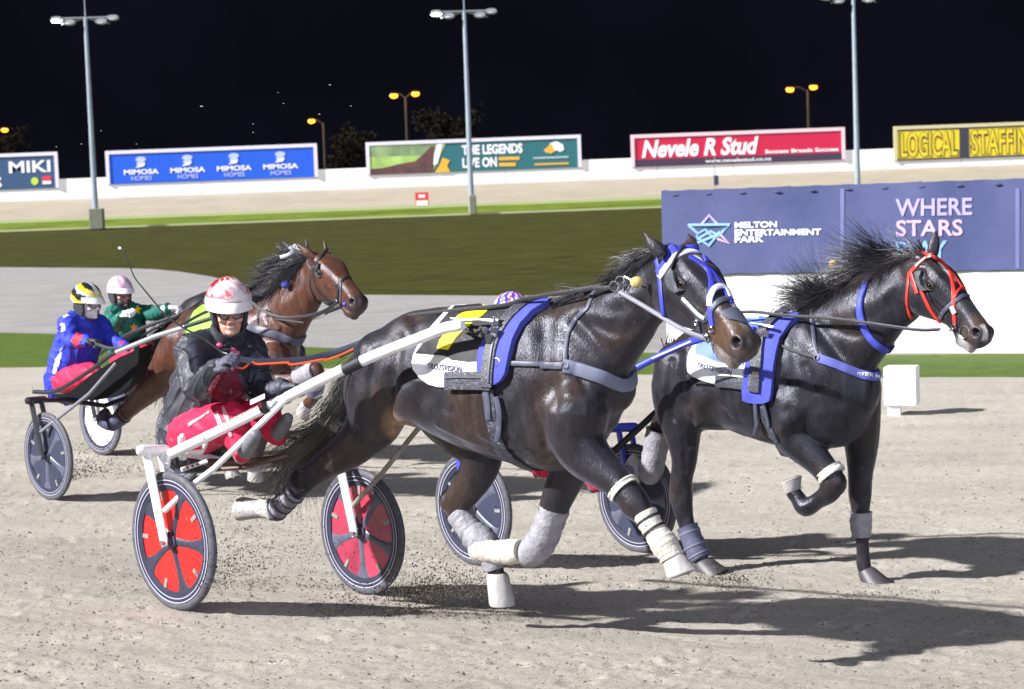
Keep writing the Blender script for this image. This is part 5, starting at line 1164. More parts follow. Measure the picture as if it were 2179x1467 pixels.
p, n_ = onhead(h3, *c2((1485, 190))[0], .02); mb = MB(); mb.ell(p, V((.02, 0, 0)), V((0, .02, 0)), V((0, 0, .016))); obj('brow_knob', mb, BLUE, br)
x, y = c2((1130, 462))[0]; mb = MB(); c = at(x, y, Dp(h3, x, y, .13)); mb.ell(c, V((.035, 0, 0)), V((0, .03, 0)), V((0, 0, .03)), 14, 10); obj('ear_plug', mb, C('plug_blue', (.05, .06, .35), rough=.8, bump=.6, bs=150), br)
hn = thing('harness', h3.P0, None, None); hn.parent = T; hn.location = h3.P0-wloc(T)
hs(h3, hn, c2((640, 790), (780, 800), (920, 815), (1040, 850), (1150, 890), (1190, 905)), .030, GSTRAP, 'breast_collar', off=.008, wrap='front', th=.010)
hs(h3, hn, c2((960, 600), (920, 680), (910, 760), (920, 815)), .010, STRAP, 'neck_strap', wrap='start')
pix = c2((1540, 600), (1420, 670), (1300, 705), (1150, 720), (1040, 705), (930, 650), (870, 600)); freestrap('rein', pix, [Dp(h3, x, y, .2) for x, y in pix], .011, STRAP, br)
pix = c2((1040, 730), (1150, 745), (1270, 760)); freestrap('rein', pix, [Dp(h3, x, y, .2) for x, y in pix], .006, STRAP, br)
pix = [(430, 640), (400, 660), (330, 700), (250, 738), (212, 735)]; freestrap('rein', pix, [Dp(h3, x, y, .1) for x, y in pix], .010, STRAP, br)
cl3 = [(432, 652), (415, 665), (402, 690), (398, 715), (420, 735), (470, 745), (500, 720), (505, 660), (480, 646)]
s3c = obj('saddle_cloth', patch(h3.bvh, cl3, .010, 7, .006), C('cloth_lime', (.22, .60, .03), rough=.6, var=.1, vs=8), T); cloth_far(h3, 'cloth_flap', cl3, M['cloth_lime'], s3c)
mane(h3, 700, .12, .30, -h3.fwd*.8+V((0, 0, .15))+h3.side*.3, .3, .8, (.014, .013, .016), (.03, .028, .034), 31, .1, 1.0, side=.5, r=.0045)
mane(h3, 160, .08, .2, -h3.fwd*.9+V((0, 0, .5)), .3, .2, (.014, .013, .016), (.03, .028, .034), 32, .3, 1.0, r=.004)
tail(h3, 240, [(378, 705), (352, 730), (335, 760)], -h3.fwd*.85+V((0, 0, -.6)), .4, .75, .5, (.012, .011, .013), (.022, .02, .022), 33, .16, r=.005)
# the black one further off: the same build of horse half a length behind, with white trim
SH = at(637, 533, 17.0)-at(674, 535, 14.75); SH.z += .02
t4 = thing('race_horse', wloc(h3.thing)+SH, 'black horse with white bridle trim, mostly hidden behind the bay horse', 'horse', 'harness racing horses')
me4 = h3.body.data.copy(); a4 = me4.color_attributes['Col']; arr = np.ones((len(me4.vertices), 4), np.float32); arr[:, :3] = (.017, .015, .017); a4.data.foreach_set('color', arr.ravel())
me4.materials.clear(); me4.materials.append(COAT2)
b4 = h3.body.copy(); b4.data = me4; b4.parent = t4; COL.objects.link(b4)
for ch in list(h3.thing.children):
    nm = ch.name.split('.')[0]
    if nm in ('hoof', 'eye', 'eyelid', 'mane', 'tail', 'leg_boot'):
        c = ch.copy(); c.parent = t4; COL.objects.link(c)
        if nm == 'leg_boot':
            for g in ch.children: d = g.copy(); d.parent = c; COL.objects.link(d)
class H4: pass
bv = BVHTree.FromPolygons([V(x)+V(wloc(t4)) for x in verts(me4)], [tuple(p.vertices) for p in me4.polygons])
b4r = thing('bridle', h3.poll+SH, None, None); b4r.parent = t4; b4r.location = h3.poll+SH-wloc(t4)
for pix in (c2((1085, 250), (1140, 235), (1190, 200), (1160, 165)), c2((1190, 150), (1230, 200), (1270, 240))):
    q = MB(); ribbon(q, [[at(x, y, 16.6), (EYE-at(x, y, 16.6)).normalized()] for x, y in pix], .016, .006); obj('browband', q, WHITE, b4r)

# ================================================================== SULKIES
WPAINT = mat('white_paint', (.78, .78, .80), .35, var=.08, vs=10, spots=((.30, .27, .23), 55, .69))
BLACKP = mat('black_paint', (.025, .026, .034), .35, var=.2, vs=12)
BLUEP = mat('blue_paint', (.04, .06, .50), .35)
TYRE = mat('tyre', (.085, .085, .105), .6, spec=.3, var=.35, vs=40)
RIM = mat('rim', (.030, .032, .06), .4, var=.25, vs=10, spec=.3)
WLINE = mat('white_line', (.45, .45, .55), .5)
REFL = mat('reflector', (.24, .24, .225), .4, var=.3, vs=60)
def disc_mat(name, c, rough=.3): return mat(name, c, rough, var=.12, vs=9, spots=((.22, .2, .18), 60, .72), spec=.25)
RDISC = disc_mat('disc_red', (.66, .022, .02)); PDISC = mat('disc_pinkred', (.50, .05, .10), .3, var=.6, vs=5, col2=(.22, .02, .05), coat=.3); DDISC = disc_mat('disc_dark', (.035, .040, .075), .5); WDISC = disc_mat('disc_white', (.80, .80, .82)); SPK = mat('spoke_dark', (.034, .034, .062), .38, var=.3, vs=14); SPKL = mat('spoke_grey', (.085, .09, .14), .38, var=.3, vs=14)
def wheel(parent, c, ax, r, disc, spoke, phase, white_spokes=False, refl=True, seg=56):
    t = thing('wheel', c, None, None); t.parent = parent; t.location = V(c)-wloc(parent)
    for s in (-1, 1):
        mb = MB(); mb.lathe(c, V(ax).normalized(), [(r-.061, s*.0185), (r-.066, s*.0180), (r-.066, s*.0195), (r-.061, s*.0200)], seg); obj('rim_edge', mb, C('rim_pale', (.36, .36, .48), rough=.35), t)
    ax = V(ax).normalized(); up = V((0, 0, 1)); up = (up-ax*up.dot(ax)).normalized(); w = ax.cross(up)
    P = lambda rr, q, h=0: V(c)+(up*math.cos(q)+w*math.sin(q))*rr+ax*h
    mb = MB(); mb.lathe(c, ax, [(r-.026+.025*math.cos(q), .019*math.sin(q)) for q in np.linspace(0, 2*math.pi, 14, endpoint=False)], seg); tr = obj('tyre', mb, TYRE, t)
    for s in (-1, 1):
        mb = MB(); mb.lathe(c, ax, [(r-.041, s*.0185), (r-.0455, s*.0185), (r-.0455, s*.0205), (r-.041, s*.0205)], seg); obj('tyre_line', mb, WLINE, tr)
    mb = MB(); mb.lathe(c, ax, [(r-.046, .019), (r-.060, .018), (r-.094, .010), (r-.096, 0), (r-.094, -.010), (r-.060, -.018), (r-.046, -.019)], seg); obj('rim', mb, RIM, t)
    mb = MB(); mb.lathe(c, ax, [(.0, .010), (r-.076, .004), (r-.076, -.004), (.0, -.010)], seg); obj('disc', mb, disc, t)
    for k in range(5):
        q = phase+2*math.pi*k/5
        for s in (-1, 1):
            mb = MB(); d = up*math.cos(q)+w*math.sin(q); tg = -up*math.sin(q)+w*math.cos(q); rings = []
            for rr, hw, hh in ((.02, .034, .016), (.07, .026, .015), (.13, .025, .013), (.18, .030, .012), (.215, .038, .011), (.238, .054, .010), (r-.088, .078, .010)):
                b = V(c)+d*rr; rings.append([b-tg*hw+ax*(s*.002), b-tg*hw*.62+ax*(s*hh*.8), b-tg*hw*.2+ax*(s*hh), b+tg*hw*.2+ax*(s*hh), b+tg*hw*.62+ax*(s*hh*.8), b+tg*hw+ax*(s*.002)])
            mb.loft(rings); sp = obj('spoke', mb, spoke, t, sharp=60)
            if refl:
                q2 = q+math.pi/5; d2 = up*math.cos(q2)+w*math.sin(q2); t2 = -up*math.sin(q2)+w*math.cos(q2)
                mb = MB(); mb.box(V(c)+d2*(r-.115)+ax*(s*.0075), t2*.010, ax*.0022, d2*.028); obj('reflector', mb, REFL, t, smooth=False)
    mb = MB(); mb.lathe(c, ax, [(0, .05), (.018, .05), (.022, .03), (.040, .022), (.042, -.022), (.022, -.03), (.018, -.05), (0, -.05)], 20); obj('hub', mb, SPK, t)
    return t
def tubes(name, parent, paths, m, seg=10):
    out = []
    for pts, r in paths:
        mb = MB(); mb.tube([V(p) for p in pts], r, seg, round_=not isinstance(r, list)); out.append(obj(name, mb, m, parent))
    return out
def flat_bar(name, parent, a, b, w, th, m, fwd, lens=None):
    d = (b-a); n = d.normalized(); f = (fwd-n*fwd.dot(n)).normalized(); s = n.cross(f); mb = MB()
    rings = []
    for t, k in ((0, 1), (.5, 1), (.93, .95), (1, .6)):
        c = a+d*t; rings.append([c+f*w*k*math.cos(q)+s*th*math.sin(q) for q in np.linspace(0, 2*math.pi, 12, endpoint=False)])
    mb.loft(rings); return obj(name, mb, m, parent)
def sulky(wl, wr, r, label, frame_m, discs, spokes, shaft_l, shaft_r, phases, fork_m=None, arch=.58, seat=True, wax=None, sr=.027, arch_m=None):
    """wl, wr: wheel centres (right-hand and left-hand wheel as the horse sees them); shafts: lists of points"""
    wl, wr = V(wl), V(wr)
    for w_ in (wl, wr): w_.z = zg(w_.x, w_.y)+r-.004
    mid = (wl+wr)/2; ax = (wr-wl).normalized(); fwd = V((ax.y, -ax.x, 0)).normalized(); up = V((0, 0, 1)); 
    t = thing('sulky', (mid.x, mid.y, zg(mid.x, mid.y)), label, 'sulky', 'two wheeled racing sulkies')
    fork_m = fork_m or frame_m
    wx = V(wax) if wax else ax
    wheel(t, wl, wx, r, discs[0], spokes[0], phases[0]); wheel(t, wr, wx, r, discs[1], spokes[1], phases[1])
    tops = []
    for c, s in ((wl, -1), (wr, 1)):
        top = c+up*(arch-.0)-fwd*.12; tops.append(top)
        for off in (-.052, .052):
            flat_bar('fork', t, top+ax*(off*.9), c+wx*off-up*.02, .030, .013, fork_m if off*s > 0 or True else BLACKP, fwd)
        mb = MB(); mb.tube([top-ax*.075, top+ax*.075], .030, 10, round_=True); obj('fork_bridge', mb, fork_m, t)
        for off in (-.07, .07):
            mb = MB(); mb.lathe(c+wx*off*.95, wx, [(0, .008), (.014, .008), (.014, -.008), (0, -.008)], 10); obj('axle_nut', mb, STEEL, t)
    tubes('arch', t, [([tops[0], tops[0]*.8+tops[1]*.2-up*.02, (tops[0]+tops[1])/2-up*.10, tops[0]*.2+tops[1]*.8-up*.02, tops[1]], .021)], arch_m or frame_m)
    for pts, c in ((shaft_l, wl), (shaft_r, wr)):
        P = [V(p) for p in spline(pts, 5)]; n = len(P)
        tubes('shaft', t, [(P, [sr]*(n-1)+[sr*.8])], (arch_m if arch_m and c is wr else frame_m), 12)
    return t, tops, ax, fwd, mid
WL = at(369.5, 1148, 10.0); WR = at(771, 1141, 11.05)
def D1(px, py, off): return Dp(h1, px, py, off)
shL = [at(x, y, d) for x, y, d in ((363, 967, 10.02), (450, 925, 9.95), (600, 851, 9.75), (700, 801, 9.62), (800, 756, 9.5), (900, 717, 9.36), (945, 699, 9.28), (985, 692, 9.22))]
off1 = lambda p: V(p)-h1.side*(2*((V(p)-h1.P0).dot(h1.side)))
shR = [off1(p) for p in shL]
k1, tops, ax, fwd, mid = sulky(WL, WR, .349, 'white racing sulky with red disc wheels pulled by the black trotter nearest the camera', WPAINT, (RDISC, PDISC), (SPK, SPKL), shL, shR, (.33, .62), arch=.445, wax=(math.sin(R(45.5)), math.cos(R(45.5)), 0))
# lower braces, shaft sleeve, cords, stirrups
tubes('brace', k1, [([at(x, y, d) for x, y, d in ((352, 1086, 9.93), (400, 1040, 9.95), (456, 997, 9.9), (557, 900, 9.75), (617, 842, 9.72))], .015)], WPAINT)
tubes('brace', k1, [([at(x, y, d) for x, y, d in ((752, 1076, 11.0), (815, 1005, 10.8), (900, 900, 10.5), (960, 830, 10.3))], .014)], C('grey_paint', (.33, .31, .27), rough=.5, var=.3, vs=14))
mb = MB(); mb.tube([at(733, 787, 9.57), at(768, 770, 9.53)], .0295, 12); obj('shaft_sleeve', mb, STRAP, k1)
for x, y in ((609, 847), (562, 868)):
    mb = MB(); q0 = at(x-3, y+1, 9.76); q1 = at(x+3, y-2, 9.75); mb.tube([q0, q1], .031, 12); obj('shaft_tie', mb, STRAP, k1)
q = MB(); pa, pb = at(446, 918, 9.86), at(556, 862, 9.74); ux = pb-pa; nn_ = (EYE-pa).normalized(); uz = (V((0, 0, 1))-ux.normalized()*ux.normalized().z).normalized(); 
text_flat(q, 'FASTTRACK RACING', pa+nn_*.030-uz*.009, ux, uz*.019, nn_, .002, shear=.2, bold=.015); obj('lettering', q, C('red_ink', (.45, .02, .02), rough=.5), k1, smooth=False)
# seat and carrier
sp = at(446, 955, 10.5)
mb = MB(); mb.ell(sp+V((0, 0, .02)), fwd*.17, ax*.16, V((0, 0, .045)), 18, 10); obj('seat', mb, C('seat_black', (.03, .03, .035), rough=.5), k1)
mb = MB(); mb.tube([sp-fwd*.16+ax*-.14+V((0, 0, .12)), sp-fwd*.18-V((0, 0, .0)), sp-fwd*.16+ax*.14+V((0, 0, .12))], .02, 8, round_=True); obj('seat_back', mb, WPAINT, k1)
tubes('seat_rail', k1, [([at(386, 975, 10.1), at(384, 930, 10.05), at(388, 925, 10.1), at(392, 975, 10.1)], .014), ([at(383, 965, 10.08), at(430, 962, 10.1), at(438, 945, 10.1), at(437, 915, 10.1)], .013), ([at(355, 995, 10.05), at(358, 968, 10.05)], .016), ([at(358, 988, 10.0), at(345, 984, 10.0)], .006)], WPAINT)
mb = MB(); a_, b_ = at(386, 1000, 10.15), at(440, 982, 10.2); mb.tube([a_, b_], .022, 8, ratio=.5, ref=V((0, 0, 1))); ad = obj('adjuster_bar', mb, WPAINT, k1)
for t_ in (.3, .5, .7): 
    mb = MB(); mb.ell(a_+(b_-a_)*t_+V((-.005, -.022, .0)), V((.007, 0, 0)), V((0, .005, 0)), V((0, 0, .007)), 8, 6); obj('bolt', mb, BLACKP, ad)
mb = MB(); mb.box(at(548, 850, 9.72), (at(560, 845, 9.72)-at(536, 856, 9.73))/2*1.3, V((0, .006, 0)), V((0, 0, .012))); obj('foot_slide', mb, WPAINT, k1, smooth=False)
tubes('undertray', k1, [([at(440, 985, 10.3), at(520, 985, 10.3), at(600, 975, 10.4), at(690, 960, 10.7)], .02), ([at(450, 1000, 10.3), at(520, 995, 10.2), at(610, 970, 10.2)], .012)], C('brown_paint', (.10, .06, .045), rough=.5))
# second sulky, blue forks and dark wheels
WL2 = at(1007, 1086, 12.25); WR2 = at(1355, 1066, 12.8); m2 = (WL2+WR2)/2
def shaft2(s): return [m2+((WR2-WL2).normalized()*(.42*s))+V((0, 0, .32)), h2.pl(1440, 790, 0)-h2.side*(.40*s)+V((0, 0, .02)), h2.pl(1560, 735, 0)-h2.side*(.36*s), h2.pl(1618, 705, 0)-h2.side*(.34*s)]
shl2 = [m2-((WR2-WL2).normalized()*.5)+V((0, 0, .36)), at(1385, 767, 11.75), at(1475, 727, 11.45), at(1560, 706, 11.1), at(1606, 702, 10.95)]
k2, tops2, ax2, fwd2, mid2 = sulky(WL2, WR2, .349, 'blue racing sulky with dark disc wheels behind the black trotter', BLUEP, (DDISC, DDISC), (SPKL, SPKL), shl2, shaft2(1), (.9, .3), arch=.44, sr=.021, arch_m=BLACKP, wax=(math.sin(R(48)), math.cos(R(48)), 0))
mb = MB(); mb.tube([at(1388, 763, 11.70), at(1470, 727, 11.40)], .006, 6); obj('shaft_stripe', mb, WPAINT, k2)
mb = MB(); mb.ell(m2+V((0, 0, .40)), fwd2*.17, ax2*.16, V((0, 0, .045)), 18, 10); obj('seat', mb, M['seat_black'], k2)
# third sulky, dark, blue jacketed driver
WL3 = at(102, 950, 15.87); WR3 = WL3+V((.862, 1.05, 0))*1.0; WR3.z = zg(WR3.x, WR3.y)+.345
shl3 = [at(x, y, d) for x, y, d in ((72, 834, 15.9), (120, 832, 15.7), (190, 790, 15.4), (245, 751, 15.2), (330, 716, 14.95), (430, 684, 14.7), (470, 672, 14.6))]
off3 = lambda p: V(p)-h3.side*(2*((V(p)-h3.P0).dot(h3.side)))
k3, tops3, ax3, fwd3, mid3 = sulky(WL3, WR3, .349, 'dark racing sulky under the driver in the blue jacket', BLACKP, (DDISC, DDISC), (SPKL, SPKL), shl3, [off3(p) for p in shl3], (.75, .2), arch=.44, sr=.0165, wax=(math.sin(R(46)), math.cos(R(46)), 0))
SILV = C('silver_tube', (.34, .34, .37), rough=.4, metal=.2)
mb = MB(); P = [at(x, y, d) for x, y, d in ((248, 750, 15.16), (330, 716, 14.93), (395, 696, 14.78))]; mb.tube(P, .0185, 10); obj('shaft_sleeve', mb, SILV, k3)
mb = MB(); P = [off3(p) for p in P]; mb.tube(P, .0185, 10); obj('shaft_sleeve', mb, WPAINT, k3)
mb = MB(); mb.ell(at(150, 835, 16.3), fwd3*.17, ax3*.16, V((0, 0, .04)), 16, 8); obj('seat', mb, M['seat_black'], k3)
tubes('brace', k3, [([WL3+V((0, 0, .12))-ax3*.06, at(150, 870, 15.7), at(190, 838, 15.5), at(245, 775, 15.2)], .013)], C('grey_tube', (.2, .2, .24), rough=.4))
mb = MB(); P = [at(x, y, d) for x, y, d in ((140, 842, 15.9), (195, 853, 15.7), (245, 846, 15.5), (275, 822, 15.38), (292, 785, 15.28), (296, 742, 15.22), (255, 760, 15.38), (190, 800, 15.6))]
mb.prism(P, V((.06, .22, .02))); obj('mud_apron', mb, C('apron_black', (.004, .004, .006), rough=.8, var=.4, vs=6, spec=.2, bump=1, bs=12), k3)
q = MB(); pa = at(97, 985, 15.83); text_flat(q, 'RACING', pa-ax3*.02+V((0, 0, -.20)), V((0, 0, .22))*1.0, -fwd3*.035, -ax3, .01) if False else None
# fourth sulky, white disc wheels
WL4 = at(212, 858, 18.9); WL4.z = zg(WL4.x, WL4.y)+.345; WR4 = WL4+V((.862, 1.05, 0)); WR4.z = zg(WR4.x, WR4.y)+.345
S4 = lambda p: V(p)+SH
k4, tops4, ax4, fwd4, mid4 = sulky(WL4, WR4, .349, 'white wheeled racing sulky behind the blue jacketed driver, under the driver in green', BLACKP, (WDISC, WDISC), (WDISC, WDISC), [S4(p) for p in shl3[1:]], [S4(off3(p)) for p in shl3[1:]], (.75, .2), arch=.44, sr=.0165, wax=(math.sin(R(46)), math.cos(R(46)), 0))
mb = MB(); mb.ell((WL4+WR4)/2+V((0, 0, .42)), fwd4*.17, ax4*.16, V((0, 0, .045)), 18, 10); obj('seat', mb, M['seat_black'], k4)
# ================================================================== DRIVERS
SKIN = mat('skin', (.50, .27, .19), .5, attr=True, var=.05, vs=30)
JBLACK = mat('jacket_black', (.026, .028, .044), .55, var=.45, vs=7, bump=.6, bs=9, spots=((.22, .22, .24), 110, .655))
def gloves(parent, wrist, direc, palm, m, curl=1.0, L=.185, thumb=1):
    """palm, five bent fingers of unequal length and a thumb from the side of the palm, closed as round a rein"""
    d = V(direc).normalized(); n = V(palm); n = (n-d*n.dot(d)).normalized(); s = d.cross(n)*thumb; mb = MB(); w = V(wrist)
    pc = w+d*.055
    mb.ell(pc, d*.058, s*.043, n*.020, 12, 8); mb.tube([w-d*.04, w+d*.02], [.036, .032], 10, round_=True)
    for i, (k, l) in enumerate(((-.034, .060), (-.011, .072), (.011, .074), (.033, .066))):
        a = pc+d*.045+s*k; p = [pc+s*k*.8, a]; dd = d; ang = 0
        for j, f in enumerate((.45, .32, .25)):
            ang += (.95, 1.15, .75)[j]*curl; dd = d*math.cos(ang)+n*math.sin(ang); p.append(p[-1]+dd*l*f)
        mb.tube(p, [.011, .0115, .0105, .0095, .008], 8, round_=True)
    b = w+d*.02+s*.034; mb.tube([w+d*.01+s*.015, b+s*.012, b+s*.018+d*.028+n*.010, b+s*.006+d*.050+n*.026, b-s*.012+d*.058+n*.034], [.014, .0135, .0125, .011, .009], 8, round_=True)
    me = fuse(mb, .0042, 3); return link('glove', me, m, parent)
def person(J, label, jacket, pants, glove, boot, helmet, face, group='drivers', voxel=.009, facecover=None, build=1.0, jcol=None, visor=None, facedir=(.3, -.95, 0), gog=True, collar=None, grips=None, hs_=1.0, smile=False):
    b = build; base = J['pelvis']; t = None
    f = V(facedir); f.normalize(); up = J.get('headup', V((0, 0, 1))); up = (up-f*up.dot(f)).normalized(); lt = up.cross(f)   # lt: the person's left
    H = V(J['head'])
    hp = lambda x, y, z: H+f*x*hs_+lt*y*hs_+up*z*hs_
    # --- body: one skin, mostly under the clothes
    mb = MB()
    mb.tube([J['pelvis'], J['waist'], J['chest'], J['neck']], [.13*b, .12*b, .13*b, .055], 14, ratio=None, round_=True)
    mb.tube([J['neck']-V((0, 0, .03)), hp(-.01, 0, -.08)], [.055, .052], 10)
    for s in 'RL':
        mb.tube([J['chest']*.5+J['sh'+s]*.5, J['sh'+s], J['el'+s], J['wr'+s]], [.06, .05*b, .04*b, .028], 10, round_=True)
        mb.tube([J['hip'+s], J['kn'+s], J['an'+s]], [.075*b, .052*b, .04], 10, round_=True)
    # head with a face
    prof = [(-.125, .030, .030, .02), (-.105, .052, .045, .022), (-.075, .082, .058, .010), (-.04, .090, .066, 0), (0, .094, .072, 0), (.04, .094, .075, -.004), (.08, .082, .068, -.012), (.105, .055, .045, -.018), (.118, .02, .02, -.02)]
    rings = []
    for z, rx, ry, ox in prof: rings.append([hp(ox+rx*math.cos(q), ry*math.sin(q), z) for q in np.linspace(0, 2*math.pi, 20, endpoint=False)])
    mb.loft(rings)
    mb.tube([hp(.088, 0, .012), hp(.103, 0, -.012), hp(.116, 0, -.032)], [.008, .011, .015], 8, round_=True)
    for s in (-1, 1):
        mb.ell(hp(.103, s*.012, -.036), f*.010, lt*.009, up*.008, 8, 6)
        mb.ell(hp(.073, s*.042, -.030), f*.024, lt*.022, up*.020, 10, 8)
        mb.tube([hp(.090, s*.012, .020), hp(.088, s*.034, .024), hp(.070, s*.055, .018)], .007, 6, round_=True)
        mb.ell(hp(-.005, s*.074, -.01), f*.016, lt*.010, up*.030, 8, 6)
    mb.ell(hp(.083, 0, -.095), f*.022, lt*.026, up*.018, 10, 8)
    for z, r_ in ((-.052, .0065), (-.072, .0075)): mb.tube([hp(.078, -.030, z+.006), hp(.096, -.012, z), hp(.096, .012, z), hp(.078, .030, z+.006)], r_, 6, round_=True)
    me = fuse(mb, .006, 3)
    v = verts(me); loc = (v-np.array(H))@np.array([f, lt, up]).T/hs_
    col = np.tile(np.array(face), (len(v), 1))
    lips = ss(.012, .006, np.abs(loc[:, 2]+.0625)-.006)*ss(.034, .026, np.abs(loc[:, 1]))*ss(.07, .08, loc[:, 0])
    if not facecover: col = mixc(col, (.42, .13, .11), lips*.8)
    if smile:
        tw = ss(.0055, .003, np.abs(loc[:, 2]+.066-.10*np.abs(loc[:, 1])**1.6*6))*ss(.022, .017, np.abs(loc[:, 1]))*ss(.07, .08, loc[:, 0]); col = mixc(col, (.46, .41, .36), tw)
    setcol(me, col)
    o = link('person', me, SKIN, None, base); tagp(o, label, 'person', group); t = o
    for s in (-1, 1):
        q = MB(); q.ell(hp(.077, s*.032, -.002), f*.012, lt*.013, up*.010, 10, 8); e = obj('eye', q, C('eye_white', (.65, .63, .6), rough=.2), t)
        q = MB(); q.ell(hp(.086, s*.031, -.003), f*.004, lt*.006, up*.006, 8, 6); obj('iris', q, EYEM, e)
    # --- jacket
    mb = MB()
    rr = J.get('torso', (.17, .18, .185, .10))
    mb.tube([J['pelvis']-V((0, 0, .02)), J['waist'], J['chest'], J['neck']-V((0, 0, .02))], [q*b for q in rr], 18, ratio=1.0, round_=True)
    mb.tube([J['shR'], (J['shR']+J['shL'])/2+V((0, 0, .025)), J['shL']], [.085*b, .10*b, .085*b], 12, round_=True)
    for s in 'RL':
        sh, el, wr = J['sh'+s], J['el'+s], J['wr'+s]; g = rng.normal(size=12)*.004
        P = spline([sh*.8+J['chest']*.2, sh, sh*.5+el*.5+V((0, 0, .01)), el, el*.5+wr*.5, wr], 3)
        R_ = [q[0] for q in spline([(.088,), (.082,), (.071,), (.066,), (.056,), (.044,)], 3)]
        R_ = [r_*b for r_ in R_]
        mb.tube([V(p) for p in P], R_, 14, round_=True)
    me = fuse(mb, voxel, 5)
    v = verts(me); n_ = np.zeros_like(v); me.vertices.foreach_get('normal', n_.ravel()) if False else None
    nr = np.array([q.normal[:] for q in me.vertices])
    # folds: long soft creases running round sleeves and waist
    ph = v@np.array((23., 17., 31.)); fold = np.sin(ph+2.2*np.sin(v@np.array((9., -13., 6.))))*.6+np.sin(v@np.array((-31., 27., 44.))+1.7*np.sin(v@np.array((14., 10., -12.))))*.4
    cr_ = 1-np.abs(np.sin(v@np.array((15., 11., 26.))+2.4*np.sin(v@np.array((6., -9., 5.)))+1.2*np.sin(v@np.array((-17., 8., 13.))))); cr2 = 1-np.abs(np.sin(v@np.array((-34., 21., 12.))+2.0*np.sin(v@np.array((9., 14., -11.))))); v = v+nr*(fold*.0035+cr_**4*.014+cr2**5*.008-.003)[:, None]; setverts(me, v)
    if jcol is not None: setcol(me, jcol(v, J))
    jk = link('jacket', me, jacket, t)
    if collar:
        mb = MB(); mb.tube([J['neck']-V((0, 0, .06)), J['neck']+V((0, 0, .0)), hp(-.005, 0, -.085)], [.115*b, .092, .078], 14); obj('neck_gaiter', mb, collar, t)
    # --- trousers and boots
    for s in 'RL':
        mb = MB(); hp_, kn, an = J['hip'+s], J['kn'+s], J['an'+s]
        P = spline([hp_, hp_*.5+kn*.5, kn, kn*.5+an*.5, an], 4); R_ = [q[0]*b for q in spline([(.125,), (.112,), (.090,), (.076,), (.055,)], 4)]
        mb.tube([V(p) for p in P], R_, 16, round_=True); me = fuse(mb, .009, 4)
        v = verts(me); nr = np.array([q.normal[:] for q in me.vertices]); fold = np.sin(v@np.array((38., 31., 52.))+2*np.sin(v@np.array((17., -11., 20.)))); setverts(me, v+nr*(fold*.0045)[:, None])
        link('trouser_leg', me, pants, t)
        toe = J.get('to'+s); d = (toe-an).normalized(); mb = MB()
        mb.tube([an*.75+kn*.25, an], [.058, .046], 12, round_=True); mb.tube([an-d*.045, an+d*.04, an+d*.11, an+d*.17, toe], [.040, .046, .041, .038, .030], 12, ratio=1.0, round_=True)
        me = fuse(mb, .008, 4); link('boot', me, boot, t)
    if grips is not None:
        for s in 'RL': gloves(t, J['wr'+s], grips['d'+s], grips['p'+s], glove, 1.0, thumb=grips['t'+s])
    # --- helmet
    hm = thing('helmet', H, None, None); hm.parent = t; hm.location = H-wloc(t)
    helmet(hm, hp, f, lt, up, H)
    if gog:
        mb = MB(); fr = C('goggle_frame', (.035, .035, .045), rough=.3); xs = [(.030, -.085), (.074, -.064), (.100, -.034), (.108, 0), (.100, .034), (.074, .064), (.030, .085)]
        mb.tube([hp(x, y, .021) for x, y in xs], .0034, 6); obj('goggle_frame', mb, fr, t)
        mb = MB(); mb.tube([hp(.074, -.064, .018), hp(.094, -.050, -.022), hp(.104, -.026, -.026), hp(.110, 0, -.010), hp(.104, .026, -.026), hp(.094, .050, -.022), hp(.074, .064, .018)], .0034, 6); obj('goggle_frame', mb, fr, t)
        mb = MB(); 
        r0 = [hp(x, y, .020) for x, y in xs[1:-1]]; r1 = [hp(x*.985, y, -.018 if abs(y) > .02 else -.010) for x, y in xs[1:-1]]; n = len(r0)
        mb.add(r0+r1, [(i, i+1, n+i+1, n+i) for i in range(n-1)])
        obj('goggle_lens', mb, mat('goggle_lens', (.55, .44, .43), .08, alpha=.30) if 'goggle_lens' not in bpy.data.materials else bpy.data.materials['goggle_lens'], t)
    return t, jk, hp, (f, lt, up)
